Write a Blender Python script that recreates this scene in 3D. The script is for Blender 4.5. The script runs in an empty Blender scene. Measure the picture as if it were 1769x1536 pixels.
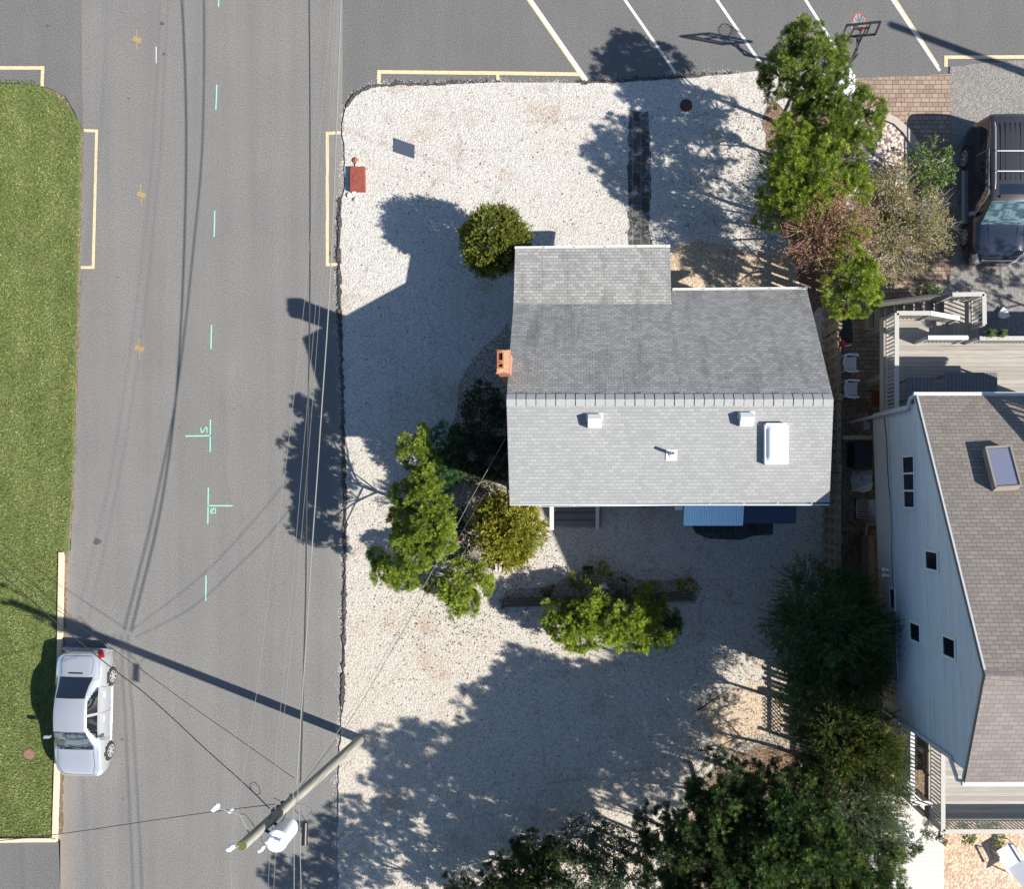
import bpy, math, random
import numpy as np
from mathutils import Vector, Matrix
R = math.radians
scene = bpy.context.scene
col = scene.collection
random.seed(7); RNG = np.random.default_rng(7)

# ------------------------------------------------------------------ camera, sky, sun, exposure
CAMZ, FPX = 29.6, 1420.0
cam_d = bpy.data.cameras.new('camera'); cam = bpy.data.objects.new('camera', cam_d); col.objects.link(cam)
cam.location = (0, 0, CAMZ); cam.rotation_euler = (0, 0, 0)
cam_d.sensor_fit = 'HORIZONTAL'; cam_d.sensor_width = 36; cam_d.lens = FPX/1769*36
cam_d.shift_x = -0.0608; cam_d.shift_y = 0.0435; cam_d.clip_end = 3000
scene.camera = cam
SUN_DIR = Vector((0.9386*math.cos(R(36.9)), -0.345*math.cos(R(36.9)), math.sin(R(36.9)))).normalized()
world = bpy.data.worlds.new('World'); scene.world = world; world.use_nodes = True
wn = world.node_tree; bg = wn.nodes['Background']
sky = wn.nodes.new('ShaderNodeTexSky'); sky.sky_type = 'NISHITA'; sky.sun_disc = False
sky.sun_elevation = R(36.9); sky.sun_rotation = math.atan2(SUN_DIR.x, SUN_DIR.y)
sky.air_density = 1.0; sky.dust_density = 0.4; sky.ozone_density = 3.6
wn.links.new(sky.outputs[0], bg.inputs[0]); bg.inputs[1].default_value = 0.078
sl = bpy.data.lights.new('sun', 'SUN'); sun = bpy.data.objects.new('sun', sl); col.objects.link(sun)
sl.energy = 5.0; sl.angle = R(0.5); sl.color = (1, 0.95, 0.87)
sun.rotation_euler = SUN_DIR.to_track_quat('Z', 'Y').to_euler(); sun.location = (40, -20, 40)
scene.view_settings.view_transform = 'Standard'; scene.view_settings.look = 'None'
scene.view_settings.exposure = 1.13; scene.view_settings.gamma = 1.0

# ------------------------------------------------------------------ helpers
def P(px, py, h=0.0):
    """a point of the survey grid (48 units per metre, origin under the drone) seen at height h"""
    k = (CAMZ-h)/FPX
    return Vector(((px-992)*k, (845-py)*k, h))

ORG = {}
def tag(o, label=None, cat=None, group=None, kind=None):
    if label: o['label'] = label
    if cat: o['category'] = cat
    if group: o['group'] = group
    if kind: o['kind'] = kind
    return o
def thing(name, label, cat, loc=(0, 0, 0), rz=0.0, group=None, local=False):
    o = bpy.data.objects.new(name, None); col.objects.link(o); o.empty_display_size = .2
    o.location = loc; o.rotation_euler = (0, 0, rz)
    ORG[o.name] = Vector((0, 0, 0)) if local else Vector(loc)
    return tag(o, label, cat, group)
def copy_tree(o, parent=None):
    c = o.copy(); col.objects.link(c)
    if parent is not None: c.parent = parent
    for ch in list(o.children): copy_tree(ch, c)
    return c

class MB:
    def __init__(s): s.v = []; s.f = []; s.m = []
    def add(s, vs, fs, mi=0):
        b = len(s.v); s.v += [tuple(p) for p in vs]
        s.f += [tuple(b+i for i in f) for f in fs]; s.m += [mi]*len(fs); return s
    def obox(s, c, ax, ay, az, mi=0):
        c = Vector(c); vs = []
        for k in (-1, 1):
            for j in (-1, 1):
                for i in (-1, 1): vs.append(c+ax*i+ay*j+az*k)
        return s.add(vs, [(0, 2, 3, 1), (4, 5, 7, 6), (0, 1, 5, 4), (2, 6, 7, 3), (0, 4, 6, 2), (1, 3, 7, 5)], mi)
    def box(s, x0, x1, y0, y1, z0, z1, mi=0):
        return s.obox(((x0+x1)/2, (y0+y1)/2, (z0+z1)/2), Vector(((x1-x0)/2, 0, 0)), Vector((0, (y1-y0)/2, 0)), Vector((0, 0, (z1-z0)/2)), mi)
    def beam(s, a, b, w, h, mi=0, up=(0, 0, 1)):
        a = Vector(a); b = Vector(b); d = b-a; L = d.length; d = d/L
        up = Vector(up)
        if abs(d.dot(up)) > .99: up = Vector((0, 1, 0))
        sd = d.cross(up).normalized(); u2 = sd.cross(d).normalized()
        return s.obox((a+b)/2, d*(L/2), sd*(w/2), u2*(h/2), mi)
    def tube(s, pts, rad, n=8, cap=True, mi=0):
        pts = [Vector(p) for p in pts]
        if not hasattr(rad, '__len__'): rad = [rad]*len(pts)
        b = len(s.v); prev = None
        for i, p in enumerate(pts):
            d = (pts[min(i+1, len(pts)-1)]-pts[max(i-1, 0)])
            d = d.normalized() if d.length > 1e-9 else Vector((0, 0, 1))
            if prev is None:
                a = d.orthogonal().normalized()
            else:
                a = prev-d*prev.dot(d)
                a = a.normalized() if a.length > 1e-6 else d.orthogonal().normalized()
            prev = a; c = d.cross(a)
            for k in range(n):
                t = 2*math.pi*k/n; s.v.append(tuple(p+(a*math.cos(t)+c*math.sin(t))*rad[i]))
        for i in range(len(pts)-1):
            for k in range(n):
                k2 = (k+1) % n
                s.f.append((b+i*n+k, b+i*n+k2, b+(i+1)*n+k2, b+(i+1)*n+k)); s.m.append(mi)
        if cap:
            s.f.append(tuple(b+k for k in reversed(range(n)))); s.m.append(mi)
            e = b+(len(pts)-1)*n; s.f.append(tuple(e+k for k in range(n))); s.m.append(mi)
        return s
    def cyl(s, c, r, z0, z1, n=20, r2=None, mi=0):
        return s.tube([(c[0], c[1], z0), (c[0], c[1], z1)], [r, r if r2 is None else r2], n, True, mi)
    def lathe(s, c, prof, n=16, mi=0):
        return s.tube([(c[0], c[1], c[2]+z) for r, z in prof], [max(r, .001) for r, z in prof], n, True, mi)
    def prism(s, poly, z0, z1, mi=0):
        n = len(poly); A = sum(poly[i][0]*poly[(i+1) % n][1]-poly[(i+1) % n][0]*poly[i][1] for i in range(n))
        if A < 0: poly = poly[::-1]
        vs = [(p[0], p[1], z0) for p in poly]+[(p[0], p[1], z1) for p in poly]
        fs = [tuple(reversed(range(n))), tuple(range(n, 2*n))]+[(i, (i+1) % n, n+(i+1) % n, n+i) for i in range(n)]
        return s.add(vs, fs, mi)
    def slab(s, quad, t, mi=0, mtop=None):
        """thick plate under a 3D polygon (top face given ccw from above)"""
        q = [Vector(p) for p in quad]; n = len(q)
        nn = (q[1]-q[0]).cross(q[2]-q[1])
        if nn.z < 0: q = q[::-1]; nn = -nn
        nn.normalize(); vs = q+[p-nn*t for p in q]
        s.add(vs, [tuple(range(n))], mi if mtop is None else mtop)
        s.add(vs, [tuple(range(2*n-1, n-1, -1))]+[(i, n+i, n+(i+1) % n, (i+1) % n) for i in range(n)], mi)
        return s
    def build(s, name, mats, parent=None, smooth=False, loc=None, local=False):
        me = bpy.data.meshes.new(name); V = np.array(s.v, dtype=float)
        o = bpy.data.objects.new(name, me); col.objects.link(o)
        if parent is not None: org = ORG[parent.name]; o.parent = parent
        elif loc is not None: org = Vector(loc); o.location = org
        else: org = Vector((0, 0, 0))
        if local: org = Vector((0, 0, 0))
        ORG[o.name] = org
        me.from_pydata((V-np.array(org)).tolist(), [], s.f)
        if not isinstance(mats, (list, tuple)): mats = [mats]
        for m in mats: me.materials.append(m)
        if len(mats) > 1: me.polygons.foreach_set('material_index', s.m)
        autouv(me, V)
        if smooth:
            me.polygons.foreach_set('use_smooth', [True]*len(me.polygons))
            me.set_sharp_from_angle(angle=R(40))
        me.update(); return o

def autouv(me, V):
    nl = len(me.loops); uv = me.uv_layers.new(name='UVMap')
    vi = np.empty(nl, dtype=np.int32); me.loops.foreach_get('vertex_index', vi)
    npoly = len(me.polygons); nr = np.empty(npoly*3); me.polygons.foreach_get('normal', nr); nr = nr.reshape(-1, 3)
    tot = np.empty(npoly, dtype=np.int32); me.polygons.foreach_get('loop_total', tot)
    N = np.repeat(nr, tot, axis=0)
    U = np.stack([-N[:, 1], N[:, 0], np.zeros(nl)], 1); l = np.linalg.norm(U, axis=1)
    flat = l < .03; U[flat] = (1, 0, 0); l[flat] = 1; U /= l[:, None]
    W = np.cross(N, U); p = V[vi]
    uv.data.foreach_set('uv', np.stack([(p*U).sum(1), (p*W).sum(1)], 1).ravel())

# ------------------------------------------------------------------ materials
class NT:
    def __init__(s, name, rough=.8, metal=0.0, spec=.3):
        s.mat = bpy.data.materials.new(name); s.mat.use_nodes = True; s.t = s.mat.node_tree
        s.b = s.t.nodes['Principled BSDF']; s.b.inputs['Roughness'].default_value = rough
        s.b.inputs['Metallic'].default_value = metal; s.b.inputs['Specular IOR Level'].default_value = spec
        tc = s.t.nodes.new('ShaderNodeTexCoord'); s.uv = tc.outputs['UV']; s.ob = tc.outputs['Object']
    def node(s, kind, props=None, **inp):
        n = s.t.nodes.new('ShaderNode'+kind)
        for k, v in (props or {}).items(): setattr(n, k, v)
        for k, v in inp.items(): s.put(n.inputs[k.replace('_', ' ')], v)
        return n
    def put(s, sock, v):
        if isinstance(v, bpy.types.NodeSocket): s.t.links.new(v, sock)
        elif isinstance(v, bpy.types.Node): s.t.links.new(v.outputs[0], sock)
        else:
            if sock.type == 'RGBA' and not hasattr(v, '__len__'): v = (v, v, v)
            sock.default_value = tuple(v)+(1,) if (hasattr(v, '__len__') and len(v) == 3 and sock.type == 'RGBA') else v
    def map(s, vec, sc=(1, 1, 1), rot=0.0):
        n = s.t.nodes.new('ShaderNodeMapping'); s.put(n.inputs['Vector'], vec)
        n.inputs['Scale'].default_value = sc; n.inputs['Rotation'].default_value = (0, 0, rot); return n.outputs[0]
    def noise(s, scale, detail=3, rough=.55, vec=None, col=False):
        n = s.node('TexNoise', Vector=vec or s.uv, Scale=scale, Detail=detail, Roughness=rough); return n.outputs[1 if col else 0]
    def vor(s, scale, feature='F1', vec=None, rnd=1.0):
        return s.node('TexVoronoi', {'feature': feature}, Vector=vec or s.uv, Scale=scale, Randomness=rnd)
    def ramp(s, fac, stops, interp='LINEAR'):
        n = s.t.nodes.new('ShaderNodeValToRGB'); s.put(n.inputs[0], fac); e = n.color_ramp.elements
        n.color_ramp.interpolation = interp
        while len(e) < len(stops): e.new(.5)
        for i, (p, c) in enumerate(stops):
            e[i].position = p; e[i].color = (c, c, c, 1) if not hasattr(c, '__len__') else tuple(c)+(1,)
        return n.outputs[0]
    def mix(s, fac, a, b, mode='MIX'):
        n = s.t.nodes.new('ShaderNodeMix'); n.data_type = 'RGBA'; n.blend_type = mode
        s.put(n.inputs[0], fac); s.put(n.inputs[6], a); s.put(n.inputs[7], b); return n.outputs[2]
    def math(s, op, a, b=0.0):
        n = s.t.nodes.new('ShaderNodeMath'); n.operation = op; s.put(n.inputs[0], a); s.put(n.inputs[1], b); return n.outputs[0]
    def color(s, c): s.put(s.b.inputs['Base Color'], c); return s
    def bump(s, h, dist=.01, strength=1.0):
        n = s.t.nodes.new('ShaderNodeBump'); n.inputs['Strength'].default_value = strength; n.inputs['Distance'].default_value = dist
        s.put(n.inputs['Height'], h); s.t.links.new(n.outputs[0], s.b.inputs['Normal']); return s

def vary(c, k): return tuple(min(1, x*k) for x in c)
def plain(name, c, rough=.6, metal=0.0, var=.12, scale=6, spec=.4, bump=0):
    m = NT(name, rough, metal, spec)
    m.color(m.mix(m.noise(scale, 4), vary(c, 1-var), vary(c, 1+var)))
    if bump: m.bump(m.noise(scale*6, 3), bump)
    return m.mat
def asphalt(name, c, streak=.06, speck=.22, edges=(), lanes=()):
    m = NT(name, .9, spec=.15)
    fine = m.noise(26, 4, .9); big = m.noise(.35, 4); st = m.noise(1.0, 3, vec=m.map(m.uv, (1.6, .06, 1)))
    a = m.mix(m.ramp(fine, [(.41, 0), (.59, 1)]), vary(c, 1-speck), vary(c, 1+speck))
    a = m.mix(m.ramp(m.vor(24), [(0.05, .8), (.2, 0)]), a, vary(c, 1.7))
    a = m.mix(m.ramp(big, [(.3, 0), (.7, 1)]), a, m.mix(1.0, a, (.90, .905, .92), 'MULTIPLY'))
    a = m.mix(m.ramp(st, [(.35, 0), (.65, 1)]), a, m.mix(1.0, a, (1-streak*2, 1-streak*2, 1-streak*1.8), 'MULTIPLY'))
    crack = m.math('MULTIPLY', m.ramp(m.vor(.13, 'DISTANCE_TO_EDGE', vec=m.mix(.22, m.uv, m.noise(.9, 5, .7, col=True))), [(0, .55), (.0022, 0)]), m.ramp(m.noise(.3, 2), [(.48, 0), (.55, 1)]))
    a = m.mix(m.math('MULTIPLY', crack, .35), a, vary(c, .6))
    a = m.mix(m.ramp(m.noise(.9, 6, .75), [(.60, 0), (.80, .30)]), a, vary(c, .72))
    a = m.mix(m.ramp(m.noise(.55, 6, .8, vec=m.map(m.uv, (1, .5, 1), .3)), [(.58, 0), (.75, .30)]), a, vary(c, 1.35))
    if edges:
        u = m.node('SeparateXYZ', Vector=m.uv).outputs[0]; nz = m.math('MULTIPLY', m.noise(1.2, 5, .75), .9)
        for x0, sg, tc, k in edges:
            d = m.math('ADD', m.math('MULTIPLY', m.math('SUBTRACT', u, x0), sg), nz)
            a = m.mix(m.ramp(d, [(.25, k), (.95, 0)]), a, tc)
        for x0, wd, k in lanes:
            d = m.math('ABSOLUTE', m.math('SUBTRACT', m.math('ADD', u, m.math('MULTIPLY', m.noise(.12, 2), .8)), x0+.4))
            a = m.mix(m.ramp(m.math('DIVIDE', d, wd), [(0, k), (1, 0)]), a, vary(c, .78))
    m.color(a).bump(fine, .006, .6); return m.mat
def gravel(name, light, dark, tint, scale=20.0, amount=.5, bump=.03, patch=None, warm=None):
    m = NT(name, .95, spec=.15)
    w = m.mix(.06, m.uv, m.noise(9, 2, col=True))
    v = m.vor(scale, vec=w); v2 = m.vor(scale*.42, vec=w); rnd = m.node('SeparateColor', Color=v.outputs['Color']).outputs[0]
    a = m.ramp(rnd, [(0, vary(light, .62)), (.25, vary(light, .85)), (.6, light), (1, vary(light, 1.12))])
    a = m.mix(m.ramp(v.outputs['Distance'], [(.42, 0), (.75, amount)]), a, dark)
    a = m.mix(m.ramp(m.noise(scale*.55, 3, .7), [(.56, 0), (.70, amount)]), a, dark)
    a = m.mix(m.ramp(m.noise(.28, 5, .6), [(.42, 0), (.68, 1)]), a, m.mix(1.0, a, tint, 'MULTIPLY'))
    if warm:   # sandier towards the south end of the lot
        vv = m.node('SeparateXYZ', Vector=m.uv).outputs[1]
        k = m.math('ADD', m.math('MULTIPLY', vv, -.06), m.math('MULTIPLY', m.noise(.35, 4, .6), 1.1))
        a = m.mix(m.ramp(k, [(.25, 0), (1.0, 1)]), a, m.mix(1.0, a, warm, 'MULTIPLY'))
        spots = m.math('MULTIPLY', m.ramp(m.noise(1.3, 5, .75), [(.58, 0), (.70, .8)]), m.ramp(m.noise(24, 3, .8), [(.46, 0), (.54, 1)]))
        a = m.mix(spots, a, (.16, .14, .12))
        rut = m.ramp(m.vor(.16, 'DISTANCE_TO_EDGE', vec=m.mix(.2, m.uv, m.noise(.8, 4, col=True))), [(0, .5), (.012, 0)])
        a = m.mix(m.math('MULTIPLY', rut, m.ramp(m.noise(5, 3, .8), [(.45, 0), (.6, 1)])), a, (.14, .12, .10))
    if patch: a = m.mix(m.math('MULTIPLY', m.ramp(m.noise(.5, 4, .7), [(.56, 0), (.66, .75)]), m.ramp(m.noise(16, 3, .8), [(.45, 0), (.55, 1)])), a, patch)
    h = m.mix(.5, m.ramp(v.outputs['Distance'], [(0, 1), (.7, 0)]), m.ramp(v2.outputs['Distance'], [(0, 1), (.8, 0)]))
    m.color(a).bump(h, bump, 1.0); return m.mat
def shingles(name, base, bw, rh, var=.3, stain=None, gap=.35, cloud=.86):
    m = NT(name, .9, spec=.2)
    br = m.node('TexBrick', {'offset': .5}, Vector=m.uv, Color1=(0, 0, 0), Color2=(1, 1, 1), Mortar=(0, 0, 0), Scale=1.0,
                Mortar_Size=.006, Mortar_Smooth=.1, Bias=0.0, Brick_Width=bw, Row_Height=rh)
    rnd = m.node('SeparateColor', Color=br.outputs[0]).outputs[0]
    a = m.mix(rnd, vary(base, 1-var), vary(base, 1+var))
    a = m.mix(m.ramp(m.noise(120, 2, .7), [(.3, 0), (.7, .35)]), a, vary(base, .55))
    a = m.mix(m.ramp(m.noise(.7, 4), [(.3, 0), (.7, 1)]), a, m.mix(1.0, a, (cloud, cloud, cloud), 'MULTIPLY'))
    if stain:
        sx, lo, hi, k = stain
        a = m.mix(m.ramp(m.noise(1.0, 6, .8, vec=m.map(m.uv, (sx, .30, 1))), [(lo, 0), (hi, k)]), a, vary(base, .42))
    a = m.mix(m.math('MULTIPLY', br.outputs['Fac'], gap), a, vary(base, .25))
    sep = m.node('SeparateXYZ', Vector=m.uv).outputs[1]
    saw = m.math('FRACT', m.math('DIVIDE', sep, rh)); saw = m.math('SUBTRACT', 1.0, saw)
    m.color(a).bump(m.mix(br.outputs['Fac'], m.mix(.25, saw, rnd), 0.0), .014, 1.0); return m.mat
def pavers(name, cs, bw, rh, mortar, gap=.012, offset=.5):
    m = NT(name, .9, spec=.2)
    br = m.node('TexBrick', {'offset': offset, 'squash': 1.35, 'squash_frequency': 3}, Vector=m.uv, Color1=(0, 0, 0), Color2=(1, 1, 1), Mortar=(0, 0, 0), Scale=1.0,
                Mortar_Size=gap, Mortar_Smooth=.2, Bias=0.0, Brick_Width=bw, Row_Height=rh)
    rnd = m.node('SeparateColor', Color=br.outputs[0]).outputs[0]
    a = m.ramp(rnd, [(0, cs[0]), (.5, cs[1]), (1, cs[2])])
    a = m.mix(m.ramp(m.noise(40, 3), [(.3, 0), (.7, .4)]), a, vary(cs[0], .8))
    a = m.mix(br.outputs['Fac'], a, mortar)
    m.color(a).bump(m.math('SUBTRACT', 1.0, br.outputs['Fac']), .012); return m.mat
def planks(name, c, w=.14, along='x', var=.15, gap=.03, weather=.3):
    """boards running along u ('x') or v ('y')"""
    m = NT(name, .85, spec=.2)
    sep = m.node('SeparateXYZ', Vector=m.uv); t = sep.outputs[1 if along == 'x' else 0]
    d = m.math('DIVIDE', t, w); fr = m.math('FRACT', d); fl = m.math('FLOOR', d)
    rnd = m.node('TexWhiteNoise', {'noise_dimensions': '1D'}, W=fl).outputs[0]
    a = m.mix(rnd, vary(c, 1-var), vary(c, 1+var))
    g = m.noise(1.0, 5, .7, vec=m.map(m.uv, (1.2, 22, 1) if along == 'x' else (22, 1.2, 1)))
    a = m.mix(m.ramp(g, [(.35, 0), (.7, weather)]), a, vary(c, .5))
    if weather > .4:
        st = m.noise(1.0, 4, .8, vec=m.map(m.uv, (.35, 9, 1) if along == 'x' else (9, .35, 1)))
        a = m.mix(m.ramp(st, [(.57, 0), (.68, .55)]), a, vary(c, .38))
    edge = m.ramp(fr, [(0, 1), (gap, 0), (1-gap, 0), (1, 1)])
    m.color(m.mix(edge, a, vary(c, .22))).bump(m.math('SUBTRACT', 1.0, edge), .006); return m.mat
def leafmat(name, a, b, c=None, rough=.55, trans=.32):
    m = NT(name, rough, spec=.35)
    at = m.node('Attribute', {'attribute_name': 'tint'}).outputs['Fac']
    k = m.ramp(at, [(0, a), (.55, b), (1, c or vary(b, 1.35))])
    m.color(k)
    tr = m.node('BsdfTranslucent', Color=m.mix(1.0, k, (1.15, 1.1, .6), 'MULTIPLY')); ms = m.t.nodes.new('ShaderNodeMixShader')
    ms.inputs[0].default_value = trans; m.t.links.new(m.b.outputs[0], ms.inputs[1]); m.t.links.new(tr.outputs[0], ms.inputs[2])
    m.t.links.new(ms.outputs[0], m.t.nodes['Material Output'].inputs[0]); return m.mat
def glass(name, c, rough=.03, c2=None):
    m = NT(name, rough, 0, .9); m.color(m.mix(m.ramp(m.noise(3.2, 3, .5), [(.45, 0), (.55, 1)]), c, c2) if c2 else c); m.b.inputs['IOR'].default_value = 1.6; return m.mat
def carpaint(name, c, metal=.6, rough=.28):
    m = NT(name, rough, metal, .5); m.color(m.mix(m.noise(300, 1), vary(c, .93), vary(c, 1.07)))
    m.b.inputs['Coat Weight'].default_value = .8; m.b.inputs['Coat Roughness'].default_value = .05; return m.mat

MT = {}
MT['road'] = asphalt('road_asphalt', (.165, .159, .149), .05, .42, ((-18.35, 1, (.235, .20, .165), .8), (-8.25, -1, (.22, .20, .175), .7)), ((-15.3, .35, .35), (-13.6, .35, .30), (-11.6, .3, .22), (-10.2, .3, .18)))
MT['lot'] = asphalt('lot_asphalt', (.124, .121, .117), .03, .42)
MT['edge'] = asphalt('edge_asphalt', (.15, .125, .10), .02)
MT['kerb_dark'] = gravel('berm_asphalt', (.095, .088, .080), (.02, .02, .02), (.8, .8, .8), 16, .6)
MT['shell'] = gravel('crushed_shell', (.49, .47, .435), (.20, .185, .165), (.97, .95, .92), 30, .42, .022, (.27, .17, .10), (.97, .925, .86))
MT['soil'] = gravel('sandy_soil', (.22, .17, .12), (.06, .045, .035), (.8, .75, .7), 14, .6, .03, (.16, .08, .04))
MT['litter'] = gravel('leaf_littered_shell', (.38, .345, .30), (.10, .08, .06), (.85, .80, .74), 17, .7, .035, (.20, .10, .05))
MT['litter2'] = gravel('pine_litter', (.24, .17, .125), (.06, .045, .035), (.80, .72, .66), 19, .7, .035, (.16, .07, .04))
MT['drive'] = gravel('grey_gravel', (.235, .222, .205), (.12, .11, .10), (.85, .85, .86), 22, .5, .02)
MT['pink'] = gravel('pink_gravel', (.55, .43, .33), (.30, .17, .10), (.95, .9, .85), 11, .6, .03)
MT['river'] = gravel('river_rock', (.55, .47, .41), (.10, .07, .06), (.9, .85, .85), 8.5, .9, .06)
MT['grass_base'] = NT('grass_soil', .95)
_m = MT['grass_base']
_g = _m.mix(_m.ramp(_m.noise(13, 5, .85), [(.36, 0), (.66, 1)]), (.052, .082, .016), (.175, .205, .070))
_g = _m.mix(_m.ramp(_m.noise(.9, 5, .65), [(.5, 0), (.72, .8)]), _g, (.19, .175, .075))
_sx = _m.node('SeparateXYZ', Vector=_m.uv).outputs[0]
_st = _m.math('SINE', _m.math('MULTIPLY', _sx, 5.6)); _g = _m.mix(_m.ramp(_st, [(.35, 0), (.65, .16)]), _g, (.20, .215, .085))
_m.color(_g).bump(_m.noise(60, 3, .8), .03); MT['grass_base'] = _m.mat
def paint(name, c, base=(.15, .145, .137), wear=.75):
    m = NT(name, .8, spec=.2); k = m.math('MULTIPLY', m.ramp(m.noise(9, 5, .85), [(.50, 0), (.62, 1)]), m.ramp(m.noise(38, 3, .8), [(.42, 0), (.58, 1)]))
    a = m.mix(m.noise(3, 3), vary(c, .86), vary(c, 1.1)); m.color(m.mix(m.math('MULTIPLY', k, wear), a, base)); return m.mat
MT['yellow'] = paint('yellow_line_paint', (.60, .44, .26)); MT['kerb'] = paint('tan_kerb_paint', (.56, .44, .31), (.3, .27, .23), .5)
MT['white_line'] = paint('white_line_paint', (.55, .54, .50))
MT['green_spray'] = plain('green_spray_paint', (.22, .48, .37), .8, 0, .25, 40)
MT['orange_spray'] = NT('orange_spray_paint', .9); _m = MT['orange_spray']
_m.color(_m.mix(_m.ramp(_m.noise(30, 3, .8), [(.40, 0), (.58, .9)]), (.165, .159, .149), (.40, .235, .03))); MT['orange_spray'] = _m.mat
MT['paver'] = pavers('tan_pavers', [(.21, .155, .12), (.28, .205, .155), (.33, .25, .195)], .22, .16, (.10, .07, .05), .010)
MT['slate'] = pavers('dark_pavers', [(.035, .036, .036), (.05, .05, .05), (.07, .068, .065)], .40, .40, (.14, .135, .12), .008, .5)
_m = NT('weathered_slabs', .9)
_br = _m.node('TexBrick', {'offset': .5}, Vector=_m.map(_m.uv, (1, 1, 1), R(90)), Color1=(.03, .03, .03), Color2=(.085, .083, .078), Mortar=(.13, .125, .11), Scale=1.0, Mortar_Size=.016, Brick_Width=.6, Row_Height=.30)
_c = _m.mix(_m.ramp(_m.noise(2.2, 5, .75), [(.51, 0), (.64, 1)]), _br.outputs[0], _m.mix(_m.noise(22, 4, .8), (.10, .09, .08), (.42, .40, .37)))
_m.color(_c).bump(_m.noise(20, 3), .01); MT['slab_path'] = _m.mat
MT['concrete'] = plain('concrete', (.36, .31, .26), .9, 0, .15, 8, bump=.004)
MT['white_conc'] = plain('white_concrete', (.62, .60, .56), .9, 0, .1, 8)
MT['roof_s'] = shingles('grey_shingles', (.285, .287, .28), .18, .105, .11, (2.6, .58, .82, .35), .16, .93)
MT['roof_n'] = shingles('grey_weathered_shingles', (.268, .265, .256), .18, .105, .20, (1.2, .50, .66, .72), .50, .93)
MT['ridge'] = plain('ridge_shingles', (.29, .295, .29), .9, 0, .15, 9, bump=.004)
MT['roof_b'] = shingles('brown_shingles', (.205, .182, .160), .24, .115, .13, None, .75)
MT['roof_b2'] = shingles('taupe_shingles', (.210, .182, .168), .24, .135, .12, None, .42)
MT['siding'] = planks('grey_siding', (.30, .31, .32), .2, 'x', .05, .03)
MT['siding_v'] = planks('pale_blue_siding', (.55, .61, .65), .13, 'x', .05, .035, .42)
MT['siding_h'] = planks('pale_lap_siding', (.47, .46, .43), .18, 'x', .03, .02, .12)
MT['trim'] = plain('trim_paint', (.42, .44, .46), .6)
MT['gutter'] = plain('white_gutter', (.62, .62, .60), .45, 0, .05)
MT['wood_x'] = planks('weathered_deck_boards', (.33, .305, .27), .14, 'x', .22, .035, .55)
MT['wood_y'] = planks('weathered_step_boards', (.33, .305, .27), .14, 'y', .22, .035, .55)
MT['boardwalk'] = planks('pale_boardwalk', (.50, .47, .43), .165, 'x', .06, .03, .12)
MT['rail'] = plain('weathered_rail', (.36, .345, .315), .85, 0, .22, 14, bump=.002)
MT['rail_white'] = plain('white_rail', (.48, .47, .445), .7, 0, .08)
MT['fence'] = plain('old_fence_wood', (.19, .155, .105), .9, 0, .35, 10, bump=.003)
MT['fence_light'] = plain('brown_frame', (.26, .215, .18), .7)
MT['table'] = plain('dark_table', (.12, .12, .12), .8, 0, .2, 20)
MT['timber'] = plain('dark_timber', (.10, .082, .062), .9, 0, .35, 10, bump=.003)
MT['step'] = planks('grey_painted_steps', (.17, .165, .17), .28, 'x', .2, .04, .35)
MT['brick'] = NT('chimney_brick', .9); _m = MT['brick']
_b = _m.node('TexBrick', Vector=_m.uv, Color1=(.30, .095, .05), Color2=(.42, .15, .08), Mortar=(.42, .33, .25), Scale=1.0, Mortar_Size=.008, Brick_Width=.21, Row_Height=.075)
_m.color(_b.outputs[0]).bump(_m.math('SUBTRACT', 1.0, _b.outputs['Fac']), .006); MT['brick'] = _m.mat
MT['mortar'] = plain('chimney_crown', (.36, .235, .14), .9, 0, .35, 12)
MT['flue'] = plain('clay_flue', (.34, .11, .055), .8)
MT['black'] = plain('black', (.012, .012, .013), .6)
MT['rubber'] = plain('tyre_rubber', (.022, .022, .023), .85)
MT['darkmetal'] = plain('black_metal', (.025, .025, .027), .4, .3)
MT['metal_white'] = plain('white_enamel', (.74, .75, .75), .35, 0, .04)
MT['galv'] = plain('galvanised', (.45, .46, .47), .4, .7)
MT['plastic'] = plain('white_plastic', (.74, .76, .78), .4, 0, .04)
MT['awning'] = plain('pale_blue_awning', (.50, .76, .90), .4, .0, .04)
MT['awning_dark'] = plain('navy_awning', (.022, .045, .085), .5)
MT['rust'] = plain('rust_lid', (.20, .05, .032), .7, 0, .45, 7)
MT['red_rim'] = plain('red_rim', (.55, .06, .04), .5)
MT['pole'] = NT('pole_wood', .9); _m = MT['pole']
_m.color(_m.mix(_m.ramp(_m.noise(1, 5, .7, vec=_m.map(_m.ob, (9, 9, .6))), [(.35, 0), (.7, 1)]), (.31, .30, .265), (.13, .125, .10))); MT['pole'] = _m.mat
MT['moss'] = plain('mossy_pole_top', (.08, .09, .025), .95, 0, .3, 30)
MT['bark'] = plain('bark', (.15, .12, .095), .95, 0, .3, 12)
MT['bark_grey'] = plain('grey_bark', (.30, .27, .24), .95, 0, .3, 12)
MT['bark_red'] = plain('red_twigs', (.40, .20, .16), .95, 0, .3, 12)
MT['glass_dark'] = glass('dark_glass', (.008, .011, .016))
MT['glass_wind'] = glass('windscreen_glass', (.012, .016, .02), .03, (.085, .095, .10))
MT['glass_teal'] = glass('teal_windscreen', (.03, .055, .065), .03, (.10, .16, .18))
MT['glass_sky'] = glass('skylight_glass', (.16, .17, .22))
MT['dome'] = plain('acrylic_dome', (.58, .62, .66), .12, 0, .06, 2, spec=.8)
MT['silver'] = carpaint('silver_paint', (.47, .485, .51), .55, .17)
MT['navy'] = carpaint('navy_paint', (.018, .024, .042), .3, .2)
MT['bronze'] = carpaint('roof_bronze', (.045, .043, .045), .5, .35)
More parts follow.
